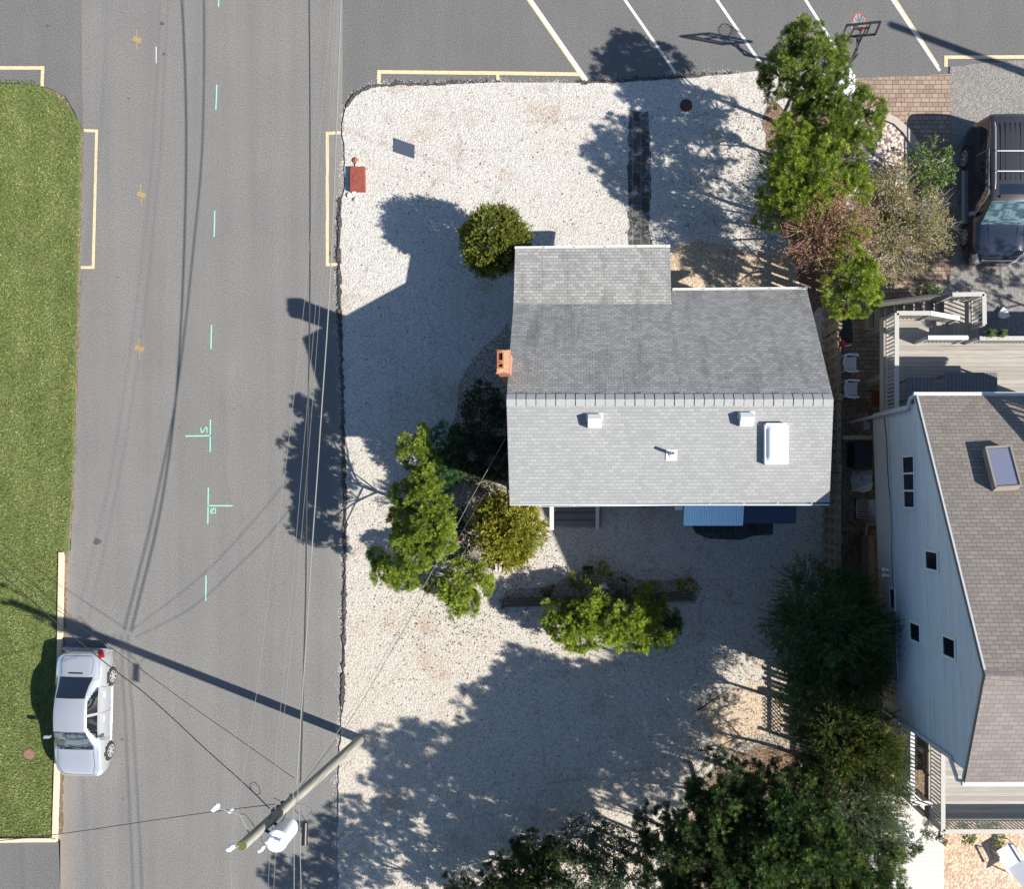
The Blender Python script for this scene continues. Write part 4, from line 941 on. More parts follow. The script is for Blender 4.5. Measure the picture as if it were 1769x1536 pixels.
rr = random.Random(3)
def loop(mb, a, b, sag, r=.009):
    a = Vector(a); b = Vector(b); pp = []
    sd = Vector((rr.uniform(-1, 1), rr.uniform(-1, 1), -.4)).normalized()*sag
    for i in range(9): t = i/8; pp.append(a.lerp(b, t)+sd*math.sin(math.pi*t))
    mb.tube(pp, r, 5)
for a, b, s in ((onp(7.5, .1, .1), tc+Vector((0, 0, .9)), .35), (onp(8.9, -.1, .1), a1, .2), (onp(7.6, -.15, .15), onp(7.0, .1, .3), .35), (onp(7.2, 0, .1), onp(6.6, .3, -.5), .4), (onp(9.0, .1, -.1), tc+Vector((.1, 0, .95)), .3),
                (onp(7.9, -.1, .1), onp(7.3, -.25, .3), .25), (onp(6.8, .1, 0), onp(6.5, .35, -.5), .3), (onp(6.7, .2, -.2), onp(6.4, .36, -.9), .3), (onp(7.8, .2, -.1), tc+Vector((-.1, .1, .5)), .3), (onp(8.6, .1, 0), onp(7.8, -.1, .1), .25)):
    loop(lp, a, b, s)
lp.build('jumper_wires', MT['wire_black'], up_)
def simple_pole(px, py, h, label, lean=(0, 0)):
    b = P(px, py); r = thing('utility_pole', label, 'utility pole', b); t = b+Vector((lean[0], lean[1], h))
    MB().tube([b, b.lerp(t, .5), t], [.16, .145, .125], 14).build('pole', MT['pole'], r, True)
    for z in (h-.4, h-1.6): MB().lathe(b.lerp(t, z/h)+Vector((.18, 0, 0)), [(.03, 0), (.06, .05), (.03, .12)], 8).build('insulator', MT['metal_white'], r, True)
    return t
tn = simple_pole(640, -950, 9.8, 'wooden utility pole far up the road beyond the parking lot')
ts = simple_pole(618, 3100, 9.8, 'wooden utility pole far down the road')
tl = simple_pole(2078, 240, 9.0, 'wooden utility pole east of the driveway casting its shadow on the parking lot')
def wire(label, m, r, keys, group='overhead wires along the road', name='overhead_wire'):
    """keys: (px, py, height) survey points joined smoothly"""
    K = [P(*k) for k in keys]; t = [0]
    for a, b in zip(K[:-1], K[1:]): t.append(t[-1]+(b-a).length)
    tt = np.linspace(0, t[-1], 70); A = np.stack([interp(t, [k[i] for k in K], tt) for i in range(3)], 1)
    o = MB().tube([Vector(p) for p in A], r, 6).build(name, m, None, True, loc=K[0]); tag(o, label, 'wire', group)
pole_k = {}
def kk(x, y, h): return (x, y, h)
wire('black telephone cable strung over the road, attached low on the leaning pole', MT['wire_black'], .022, [(519, 1352, 6.65), (528, 1020, 5.6), (531, 780, 5.1), (535, 520, 4.9), (535.5, 250, 4.8), (534, 0, 4.9), (531, -600, 6.2), (536, -1150, 6.9)])
wire('pale thick cable right of the black one over the road', MT['wire_grey'], .018, [(512, 1356, 6.8), (534, 1020, 5.9), (552, 760, 5.4), (568, 520, 5.2), (580, 250, 5.0), (589, 0, 5.1), (598, -600, 6.2), (600, -1150, 7.1)])
wire('outermost thin wire running from the top of the pole', MT['wire_grey'], .0045, [(398, 1464, 9.9), (440, 1220, 9.4), (465, 1020, 9.0), (494, 800, 8.7), (526, 520, 8.5), (556, 190, 8.4), (572, 0, 8.5), (580, -700, 9.0), (590, -1480, 9.8)])
wire('second thin pale wire from the left above the road edge', MT['wire_grey'], .0045, [(470, 1372, 7.9), (504, 1020, 7.2), (524, 780, 6.9), (546, 520, 6.7), (566, 250, 6.6), (578, 0, 6.6), (590, -1250, 8.0)])
wire('third thin pale wire from the left above the road edge', MT['wire_grey'], .0045, [(477, 1374, 7.6), (512, 1020, 7.0), (533, 780, 6.7), (553, 520, 6.5), (571, 250, 6.4), (584, 0, 6.4), (600, -1250, 7.8)])
wire('pale cable going south from the pole nearest the yard', MT['wire_grey'], .011, [(514, 1362, 6.7), (518, 1440, 6.7), (520, 1536, 6.6), (524, 2200, 6.2), (500, 3600, 7)], 'overhead wires going south')
wire('pale wire going south just left of the thick one', MT['wire_grey'], .011, [(506, 1366, 6.8), (508, 1440, 6.8), (508, 1536, 6.7), (510, 2200, 6.3), (490, 3600, 7)], 'overhead wires going south')
wire('thin wire going south below the transformer', MT['wire_grey'], .0045, [(480, 1400, 7.8), (476, 1470, 7.8), (473, 1536, 7.8), (470, 2200, 7.2), (460, 3650, 8)], 'overhead wires going south')
wire('thin wire going south left of the transformer', MT['wire_grey'], .0045, [(474, 1404, 7.7), (467, 1470, 7.7), (463, 1536, 7.7), (460, 2200, 7.2), (450, 3650, 8)], 'overhead wires going south')
wire('thin wire going south from the very top of the pole', MT['wire_grey'], .0045, [(398, 1468, 9.9), (398.5, 1500, 9.9), (400, 1536, 9.8), (400, 2200, 9), (420, 3900, 9.8)], 'overhead wires going south')
wire('black twisted cable crossing the road above the silver sedan', MT['wire_black'], .014, [(466, 1398, 7.6), (430, 1362, 7.3), (350, 1290, 6.9), (300, 1243, 6.6), (240, 1190, 6.3), (190, 1152, 6.2), (105, 1082, 6.0), (0, 990, 5.9), (-300, 740, 6.2)], 'service cables from the pole')
wire('thin dark cable crossing the road north of the twisted one', MT['wire_black'], .009, [(508, 1345, 6.6), (430, 1290, 6.3), (330, 1220, 6.0), (220, 1140, 5.8), (110, 1062, 5.7), (0, 978, 5.7), (-300, 760, 6.0)], 'service cables from the pole')
wire('thin dark wire running west across the road below the sedan', MT['wire_black'], .010, [(476, 1390, 7.5), (400, 1399, 7.3), (250, 1420, 7.0), (100, 1442, 6.9), (0, 1453, 6.9), (-400, 1490, 7.0)], 'service cables from the pole')
wire('service drop cable from the leaning pole to the grey house gable', MT['wire_grey'], .007, [(522, 1352, 6.7), (590, 1255, 6.2), (640, 1175, 5.8), (715, 1042, 5.3), (762, 960, 5.1), (815, 860, 5.0), (873, 758, 5.3)], 'service cables from the pole')
wire('thin dark drop wire beside the service drop to the grey house', MT['wire_black'], .008, [(520, 1358, 6.5), (600, 1252, 5.7), (650, 1170, 5.3), (723, 1045, 4.8), (795, 925, 4.6), (850, 830, 4.6), (879, 775, 4.7)], 'service cables from the pole')
sl_ = MB().tube([P(433, 1364, 7.3)+Vector(q) for q in ((0, 0, 0), (-.02, .14, 0), (.10, .2, 0), (.24, .04, 0), (.26, -.12, 0), (.14, -.16, 0), (0, 0, 0))], .012, 6).build('cable_slack_loop', MT['wire_black'], None, loc=P(433, 1364, 7.3)); tag(sl_, 'small loop of slack in the black twisted cable near the pole', 'cable')

# ------------------------------------------------------------------ basketball hoop
bh = thing('basketball_hoop', 'portable basketball hoop with clear backboard at the edge of the parking lot', 'basketball hoop', P(1462, 140))
b0 = P(1459, 128, .25); b1_ = P(1480, 84, 2.55)
MB().prism([tuple(P(*q))[:2] for q in ((1446, 132), (1462, 124), (1474, 134), (1474, 160), (1458, 166), (1446, 156))], 0, .2).build('base', MT['plastic'], bh)
MB().tube([b0, b1_], .05, 10).build('pole', MT['darkmetal'], bh, True)
BB = [P(1454, 64, 2.75), P(1512, 59, 2.75), P(1521, 37, 3.8), P(1463, 43, 3.8)]
m_ = MB()
for i in range(4): m_.beam(BB[i], BB[(i+1) % 4], .06, .05)
m_.beam(BB[0].lerp(BB[1], .25), BB[3].lerp(BB[2], .25), .04, .04); m_.beam(BB[0].lerp(BB[1], .72), BB[3].lerp(BB[2], .72), .04, .04); m_.beam(BB[0].lerp(BB[3], .62)+(BB[1]-BB[0])*.25, BB[0].lerp(BB[3], .62)+(BB[1]-BB[0])*.72, .04, .04)
bb = m_.build('backboard', MT['darkmetal'], bh)
rc_ = (BB[0]+BB[1])/2+Vector((-.05, .33, .30)); m_ = MB(); m_.tube([rc_+Vector((math.cos(a)*.23, math.sin(a)*.23, 0)) for a in np.linspace(0, 2*math.pi, 25)], .012, 6, False)
m_.beam(rc_+Vector((0, -.23, 0)), (BB[0]+BB[1])/2+Vector((0, 0, .28)), .16, .03); m_.build('rim', MT['red_rim'], bh, True)
m_ = MB()
for k in range(12):
    a = k*math.pi/6
    for s in (-1, 1):
        pp = [rc_+Vector((math.cos(a+s*t*.5)*(.23-.10*t), math.sin(a+s*t*.5)*(.23-.10*t), -.42*t)) for t in (0, .33, .66, 1)]; m_.tube(pp, .006, 4)
m_.build('net', MT['metal_white'], bh)
m_ = MB(); mid = (BB[0]+BB[1])/2
for f in (.2, .8): m_.beam(b1_, BB[0].lerp(BB[1], .5)+(BB[1]-BB[0])*(f-.5)*.25+Vector((0, 0, .1)), .035, .035); m_.beam(b0.lerp(b1_, .88), BB[0].lerp(BB[1], .5)+(BB[1]-BB[0])*(f-.5)*.25+Vector((0, 0, .55)), .03, .03)
m_.build('lift_arms', MT['darkmetal'], bh); MB().tube([b0.lerp(b1_, .55)+Vector((.05, 0, 0)), b0.lerp(b1_, .85)+Vector((.1, -.03, 0))], .03, 8).build('crank', MT['darkmetal'], bh, True)

# ------------------------------------------------------------------ small things
def small(name, mb, m, label, cat, loc, smooth=False, group=None):
    o = mb.build(name, m, None, smooth, loc=loc); return tag(o, label, cat, group)
# utility vault
uv_ = thing('utility_box', 'rust-red utility box with round lid at the gravel corner by the road', 'utility box', P(618, 309))
a, b = P(605.5, 331, .12), P(631, 289, .12); MB().box(a.x, b.x, a.y, b.y, 0, .22).box(a.x+.02, b.x-.02, a.y+.02, b.y-.02, .22, .235).build('body', MT['rust'], uv_)
MB().cyl(((a.x+b.x)/2, (a.y+b.y)/2), .17, .235, .248, 24).cyl(((a.x+b.x)/2, (a.y+b.y)/2), .14, .248, .254, 24).build('lid', MT['rust'], uv_)
def rock(px, py, r, m, label, cat='rock', group=None, name='rock', sq=.6):
    c = P(px, py); rr = random.Random(int(px*7+py)); mb = MB(); n = 9
    for j in range(6):
        for i in range(n):
            ph = math.pi*(j+.5)/6; th_ = 2*math.pi*i/n; k = r*(1+rr.uniform(-.22, .22)); mb.v.append((c.x+math.sin(ph)*math.cos(th_)*k, c.y+math.sin(ph)*math.sin(th_)*k, .05+r*sq*.7+math.cos(ph)*k*sq))
    for j in range(5):
        for i in range(n): mb.f.append((j*n+i, (j+1)*n+i, (j+1)*n+(i+1) % n, j*n+(i+1) % n)); mb.m.append(0)
    mb.f += [tuple(range(n)), tuple(range(5*n, 6*n))[::-1]]; mb.m += [0, 0]
    return small(name, mb, m, label, cat, c, False, group)
rock(616, 278, .10, MT['flue'], 'small terracotta-red rock above the rust-red utility box')
rock(619, 286, .09, MT['stone'], 'pale rock touching the top edge of the utility box')
for x, y, l in ((612, 333, 'pale rock at the lower left corner of the utility box'), (604, 338, 'small dark-shaded rock by the berm below the utility box'), (616, 346, 'small crescent rock below the utility box')): rock(x, y, .09, MT['stone'], l)
small('slate_blue_patch', MB().prism(G([(681, 239), (717, 252), (716, 275), (681, 263)]), .03, .075), MT['awning_dark'] if False else plain('slate_blue_patch', (.042, .056, .082), .9, 0, .5, 30), 'dark blue parallelogram set flat in the white gravel', 'panel', P(699, 257))  # low flat prism in mottled dark blue, set in the gravel
small('landscape_stone', MB().prism(G([(1729, 532), (1736, 536), (1741, 548), (1731, 552), (1722, 549), (1722, 542)]), 0, .16), MT['stone'], 'flat white angular stone on the gravel driveway', 'stone', P(1731, 543))
for x, y, l in ((1211, 295, 'small white cap in the shaded gravel'), (1234, 276, 'tiny white cap nearest the slab path pine shadow')):
    small('marker_cap', MB().cyl(P(x, y), .05, .03, .10, 12).cyl(P(x, y), .03, .10, .13, 12), MT['plastic'], l, 'cap', P(x, y))
# plastic chairs
def pchair(px, py, rz, label, first=[None]):
    c = P(px, py, .4); c.z = .045
    if first[0] is not None:
        r = copy_tree(first[0]); r.location = c; r.rotation_euler = (0, 0, rz); r['label'] = label; return r
    r = thing('plastic_chair', label, 'chair', c, rz, group='white plastic garden chairs', local=True); first[0] = r
    s = MB()
    for i in range(8): y = -.2+.055*i; s.box(-.20, .24, y-.0, y+.044, .40, .425)
    s.build('seat', MT['plastic'], r, local=True)
    b = MB()
    for i in range(7):
        t = (i-3)/3; a = t*.95; x = -.26-.04*math.cos(a)+.07*t*t; y = .24*math.sin(a)*1.05; b.beam((x+.05, y*.9, .42), (x-.06, y, .86), .055, .018, up=(math.cos(a), math.sin(a), 0))
    b.tube([(-.30+.09*t*t-.04, .26*t, .87) for t in np.linspace(-1, 1, 11)], .024, 6); b.build('backrest', MT['plastic'], r, local=True)
    for sd in (-1, 1):
        MB().slab([(-.28, sd*.25-.02, .66), (-.1, sd*.30-.035, .65), (.26, sd*.29-.035, .63), (.26, sd*.29+.04, .63), (-.1, sd*.30+.04, .65), (-.28, sd*.25+.03, .66)], .025).build('armrest', MT['plastic'], r, local=True)
        for x in (-.22, .22): MB().beam((x*1.15, sd*.28, 0), (x, sd*.27, .64), .05, .045).build('leg', MT['plastic'], r, local=True)
    return r
pchair(1466.5, 629, 0, 'white plastic garden chair by the fence, the one nearer the red bucket')
pchair(1468, 673, R(-2), 'white plastic garden chair by the fence, the one farther from the red bucket')
# wooden red chair
rc2 = thing('wooden_chair', 'dark red wooden slatted chair beside the deck pile next to the raised house', 'chair', (P(1519, 690, .4).x, P(0, 690, .4).y, .045), R(-90), local=True)
s = MB()
for i in range(7): s.box(-.28+.08*i, -.215+.08*i, -.28, .25, .36, .38)
s.build('seat', MT['redwood'], rc2, local=True); s = MB()
for i in range(6): s.obox((-.24+.095*i, -.33, .66), Vector((.04, 0, 0)), Vector((0, .01, 0)), Vector((0, -.08, .3)))
s.build('backrest', MT['redwood'], rc2, local=True)
for sd in (-1, 1):
    MB().box(sd*.34-.05, sd*.34+.05, -.32, .30, .55, .575).build('armrest', MT['fence'], rc2, local=True)
    for y in (-.25, .25): MB().box(sd*.32-.025, sd*.32+.025, y-.03, y+.03, 0, .55).build('leg', MT['redwood'], rc2, local=True)
# red bucket and magenta flowers
rb_ = thing('red_bucket', 'red plastic bucket tipped beside the fence and a green tray', 'bucket', P(1454, 592, .2))
c = P(1450, 589, .25); d = P(1457, 597, .2); MB().tube([c, d], [.11, .15], 16).build('bucket', MT['redplastic'], rb_, True)
small('garden_tray', MB().tube([P(1448, 600, .1), P(1458, 598, .12), P(1471, 596, .12)], .03, 6), MT['plastic'], 'pale hose nozzle lying by the red bucket', 'hose nozzle', P(1458, 598))
small('patio_mat', MB().prism(G([(1447, 550), (1470, 548), (1472, 592), (1449, 594)]), .05, .062), plain('mat', (.03, .045, .05), .9), 'dark blue-green mat on the pavers beside the fence', 'mat', P(1460, 570))
# bin, tarp, cart by the raised house
bn = thing('storage_box', 'dark lidded storage box against the raised house', 'storage box', P(1480, 786))
a, b = P(1476, 808, .9), P(1505, 762, .9); MB().box(a.x+.03, b.x-.05, a.y+.03, b.y-.03, 0.04, .88).build('body', MT['black'], bn); MB().slab([(a.x, a.y, .93), (b.x, a.y, .98), (b.x, b.y, .98), (a.x, b.y, .93)], .05).build('lid', plain('box_lid', (.022, .025, .028), .6), bn)
tp = MB(); nx, ny = 12, 14; a, b = P(1480, 850, .7), P(1514, 812, .7); rr = random.Random(4)
for j in range(ny+1):
    for i in range(nx+1):
        u, v = i/nx, j/ny; e = min(1, 4*min(u, 1-u), 4*min(v, 1-v)); z = .12+e*(.62+.14*math.sin(u*7+v*3)+.10*math.sin(v*11-u*4))+rr.uniform(-.02, .02)
        tp.v.append((a.x+(b.x-a.x)*u+.03*math.sin(v*9), a.y+(b.y-a.y)*v+.03*math.sin(u*8), z))
for j in range(ny):
    for i in range(nx): k = j*(nx+1)+i; tp.f.append((k, k+1, k+nx+2, k+nx+1)); tp.m.append(0)
small('tarp_covered_grill', tp, MT['tarp'], 'grill under a crumpled grey tarp beside the raised house', 'grill', P(1495, 830), False)
ct_ = thing('garden_cart', 'metal garden cart with rack bars beside the raised house', 'cart', P(1488, 878))
s = MB(); a, b = P(1481, 895, .6), P(1505, 864, .6)
for i in range(9): y = a.y+(b.y-a.y)*i/8; s.beam((a.x, y, .55), (b.x, y, .60), .02, .02)
s.beam((a.x, a.y, .55), (a.x, b.y, .55), .03, .03); s.beam((b.x, a.y, .6), (b.x, b.y, .6), .03, .03); s.build('rack', MT['galv'], ct_)
MB().slab([(b.x-.05, a.y+.05, .5), (b.x+.28, a.y-.02, .62), (b.x+.1, b.y, .75), (b.x-.1, b.y, .6)], .03).build('panel', MT['tarp'], ct_)
for y in (a.y+.1, b.y-.1): MB().tube([(a.x+.1, y, .15), (a.x+.16, y, .15)], .15, 16).build('wheel', MT['rubber'], ct_, True)
MB().beam((b.x-.1, a.y, .5), (b.x-.12, a.y-1.1, .3), .04, .04).build('handle', MT['galv'], ct_)
hs_ = [P(1489, 918, .1), P(1478, 934, .06), P(1468, 950, .06), P(1460, 966, .06), P(1455, 985, .06)]
small('garden_hose', MB().tube(hs_, .02, 6), MT['wire_black'], 'black garden hose trailing on the soil beside the fence', 'hose', P(1470, 950), True)
wd_ = thing('timber_crib', 'dark timber crib wall under the edge of the raised house', 'timber wall', P(1490, 1000))
for i, x in enumerate((1481, 1494)): MB().box(P(x, 0).x, P(x+10, 0).x, P(0, 1120).y, P(0, 925).y, 0, .5-.14*i).build('timber', MT['timber'] if i == 0 else MT['fence'], wd_)
small('gate_beam', MB().beam(P(1456, 756, 1.9), P(1516, 756, 1.9), .14, .09).box(P(1456, 0).x-.0, P(1458, 0).x+.02, P(0, 758, 1).y, P(0, 753, 1).y, 0, 1.85), MT['fence'], 'wooden gate beam between the fence and the raised house', 'beam', P(1460, 757))
mt = thing('gas_meter', 'grey gas meter with pipes at the corner of the raised house', 'gas meter', P(1490, 735))
a = P(1497, 736, .9); MB().box(a.x-.12, a.x+.1, a.y-.13, a.y+.13, .6, .95).build('meter', MT['galv'], mt); MB().tube([(a.x-.05, a.y+.12, .9), (a.x-.05, a.y+.35, 1.0), (a.x-.05, a.y+.35, .05)], .025, 8).build('pipe', MT['galv'], mt, True)
# jar / white light by the low pine, planters
lj = thing('garden_light', 'white globe garden light with teal side by the tan pavers', 'light', P(1503, 477)); c = P(1505, 478, .4)
MB().cyl(c, .05, 0, .35, 12).build('stem', MT['darkmetal'], lj); MB().lathe((c.x, c.y, .35), [(.09, 0), (.13, .1), (.14, .2), (.08, .3), (.01, .32)], 16).build('globe', MT['plastic'], lj, True)
for i, x in enumerate((1707, 1727)):
    p_ = thing('planter', ('small leafy planter on the deck rail, left of the pair', 'small leafy planter on the deck rail, right of the pair')[i], 'planter', P(x, 578, HD+.97), group='planters on the deck rail')
    c = P(x, 578, HD+.97); MB().lathe(c, [(.08, 0), (.12, .16), (.10, .17)], 14).build('pot', MT['black'], p_, True); p_['_pl'] = 1
# garden edging south of the house with raised timber bed
tb = thing('timber_edging', 'low dark timber edging wall below the shaded planting strip', 'edging', P(1030, 1036))
a, b = P(868, 1042), P(1196, 1029); n = 4
for k in range(3):
    MB().beam(a+Vector((0, -.10+.10*k, .10+.0*k)), b+Vector((0, -.10+.10*k, .10)), .085, .22+.02*k).build('timber', MT['timber'], tb)
for t in (0, .33, .66, 1): p = a.lerp(b, t); MB().box(p.x-.06, p.x+.06, p.y-.2, p.y-.15, 0, .3).build('stake', MT['fence'], tb)
gn = thing('garden_statue', 'small grey-white winged garden statue in the planting strip', 'statue', P(1043, 1010)); c = P(1043, 1012, .2)
m_ = MB(); m_.lathe((c.x, c.y, .05), [(.10, 0), (.08, .1), (.06, .3), (.07, .36), (.03, .42)], 12); m_.build('figure', MT['stone'], gn, True)
for sd in (-1, 1): MB().slab([(c.x+sd*.02, c.y+.10, .42), (c.x+sd*.20, c.y-.14, .16), (c.x+sd*.03, c.y-.12, .2)], .03).build('wing', MT['stone'], gn)
small('plant_tray', MB().prism(G([(1007, 978), (1024, 978), (1025, 990), (1008, 990)]), .04, .16), MT['black'], 'square dark planter tray left of the statue', 'tray', P(1015, 984))
small('brick_edging', MB().beam(P(866, 988, .1), P(874, 980, .1), .1, .12), MT['brick'], 'short brick stuck by the golden cypress', 'brick', P(870, 984))
small('picket_stub', MB().box(P(858, 0).x, P(861, 0).x, P(0, 986).y, P(0, 966).y, 0, .5).box(P(864, 0).x, P(867, 0).x, P(0, 986).y, P(0, 968).y, 0, .45), MT['rail_white'], 'short white pickets under the golden cypress', 'pickets', P(862, 976))
mp = P(772, 1005); m_ = MB().box(mp.x-.05, mp.x+.05, mp.y-.05, mp.y+.05, 0, 1.9); small('white_post', m_, MT['rail_white'], 'white square post standing among the pine branches', 'post', mp)
wr_ = P(1172, 874, .3); small('hose_reel', MB().tube([wr_+Vector((-.13, 0, 0)), wr_+Vector((.13, 0, 0))], .16, 18), MT['plastic'], 'grey hose reel at the wall left of the pale blue awning', 'hose reel', (wr_.x, wr_.y, .05), True)
small('meter_box', MB().box(P(1166, 0).x-.08, P(1170, 0).x+.08, yS-.35, yS-.01, .3, 1.1), MT['black'], 'dark meter box at the wall left of the awning', 'meter box', P(1168, 885))
# lounge chair and white chair in the lower right corner
lc = thing('lounge_chair', 'white and grey reclining lounge chair on the pink gravel', 'lounge chair', P(1738, 1478, 0), R(212), local=True); lc.location.z = .07
s = MB().slab([(-.3, -.55, .32), (.3, -.55, .32), (.3, .15, .38), (-.3, .15, .38)], .03).build('seat', MT['galv'], lc, local=True)
MB().slab([(-.3, .15, .38), (.3, .15, .38), (.26, .75, .75), (-.26, .75, .75)], .03).build('backrest', MT['plastic'], lc, local=True)
for sd in (-1, 1):
    MB().beam((sd*.36, -.4, .5), (sd*.36, .35, .58), .06, .03).build('armrest', MT['plastic'], lc, local=True)
    for y in (-.4, .35): MB().beam((sd*.34, y*1.25, 0), (sd*.34, y, .5), .035, .035).build('leg', MT['plastic'], lc, local=True)
wc = thing('garden_stool', 'small white stool on the boardwalk beside the cedars', 'stool', P(1572, 1439, .4), R(35), local=True); wc.location.z = .16
MB().box(-.16, .16, -.24, .24, .38, .42).build('seat', MT['plastic'], wc, local=True)
for a in (-1, 1):
    for b in (-1, 1): MB().beam((a*.14, b*.2, 0), (a*.12, b*.18, .38), .035, .035).build('leg', MT['plastic'], wc, local=True)
hl_ = P(1300, 1378); small('wood_plank', MB().beam(P(1290, 1365, .1), P(1306, 1394, .12), .12, .05), MT['fence'], 'short grey plank lying on the red-brown soil under the trees', 'plank', hl_)

# ------------------------------------------------------------------ plants
def leaf_arrays(pos, dr, L, W, rng):
    n = len(pos); dr = dr/np.maximum(np.linalg.norm(dr, axis=1, keepdims=True), 1e-6)
    q = rng.normal(size=(n, 3)); sd = np.cross(dr, q); sd /= np.maximum(np.linalg.norm(sd, axis=1, keepdims=True), 1e-6)
    L = np.asarray(L).reshape(-1, 1)*np.ones((n, 1)); W = np.asarray(W).reshape(-1, 1)*np.ones((n, 1))
    a = pos; b = pos+dr*L*.45+sd*W*.5; c = pos+dr*L; d = pos+dr*L*.45-sd*W*.5
    return np.stack([a, b, c, d], 1).reshape(-1, 3)
def leaf_mesh(name, V, tint, mat, parent, org):
    n = len(V)//4; me = bpy.data.meshes.new(name); me.vertices.add(len(V)); me.vertices.foreach_set('co', (V-np.array(org)).astype(np.float32).ravel())
    me.loops.add(n*4); me.loops.foreach_set('vertex_index', np.arange(n*4, dtype=np.int32))
    me.polygons.add(n); me.polygons.foreach_set('loop_start', np.arange(0, n*4, 4, dtype=np.int32))
    me.update(calc_edges=True)
    at = me.attributes.new('tint', 'FLOAT', 'FACE'); at.data.foreach_set('value', np.clip(tint, 0, 1).astype(np.float32))
    me.materials.append(mat); o = bpy.data.objects.new(name, me); col.objects.link(o); o.parent = parent; return o
LM = dict(
    pine=leafmat('pine_needles', (.05, .085, .014), (.14, .20, .03), (.28, .35, .06)),
    pine_l=leafmat('lime_pine_needles', (.075, .12, .014), (.21, .28, .03), (.38, .46, .06)),
    gold=leafmat('golden_cypress', (.09, .12, .015), (.24, .25, .03), (.50, .42, .06)),
    cedar=leafmat('cedar_sprays', (.026, .065, .024), (.05, .12, .04), (.11, .22, .06)),
    yew=leafmat('olive_yew', (.05, .07, .012), (.14, .165, .025), (.28, .29, .05)),
    juni=leafmat('juniper_green', (.014, .036, .012), (.038, .078, .020), (.17, .25, .05)),
    grey=leafmat('grey_green_cedar', (.05, .075, .05), (.10, .14, .085), (.20, .25, .17)),
    olive=leafmat('olive_leaves', (.022, .035, .010), (.06, .085, .02), (.19, .20, .04)),
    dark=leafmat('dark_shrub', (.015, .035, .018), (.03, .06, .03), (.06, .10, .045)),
    redd=leafmat('reddish_leaves', (.16, .08, .05), (.26, .15, .10), (.20, .24, .08), .6, .25),
    tan=leafmat('autumn_leaves', (.14, .15, .05), (.27, .24, .10), (.42, .30, .18), .6, .25),
    fresh=leafmat('fresh_leaves', (.07, .12, .03), (.14, .21, .06), (.26, .34, .12)),
    var=leafmat('pale_variegated_leaves', (.06, .09, .03), (.16, .19, .09), (.40, .42, .26)),
    grass=leafmat('grass_blades', (.070, .108, .02), (.172, .215, .060), (.37, .36, .16), .7, .25))
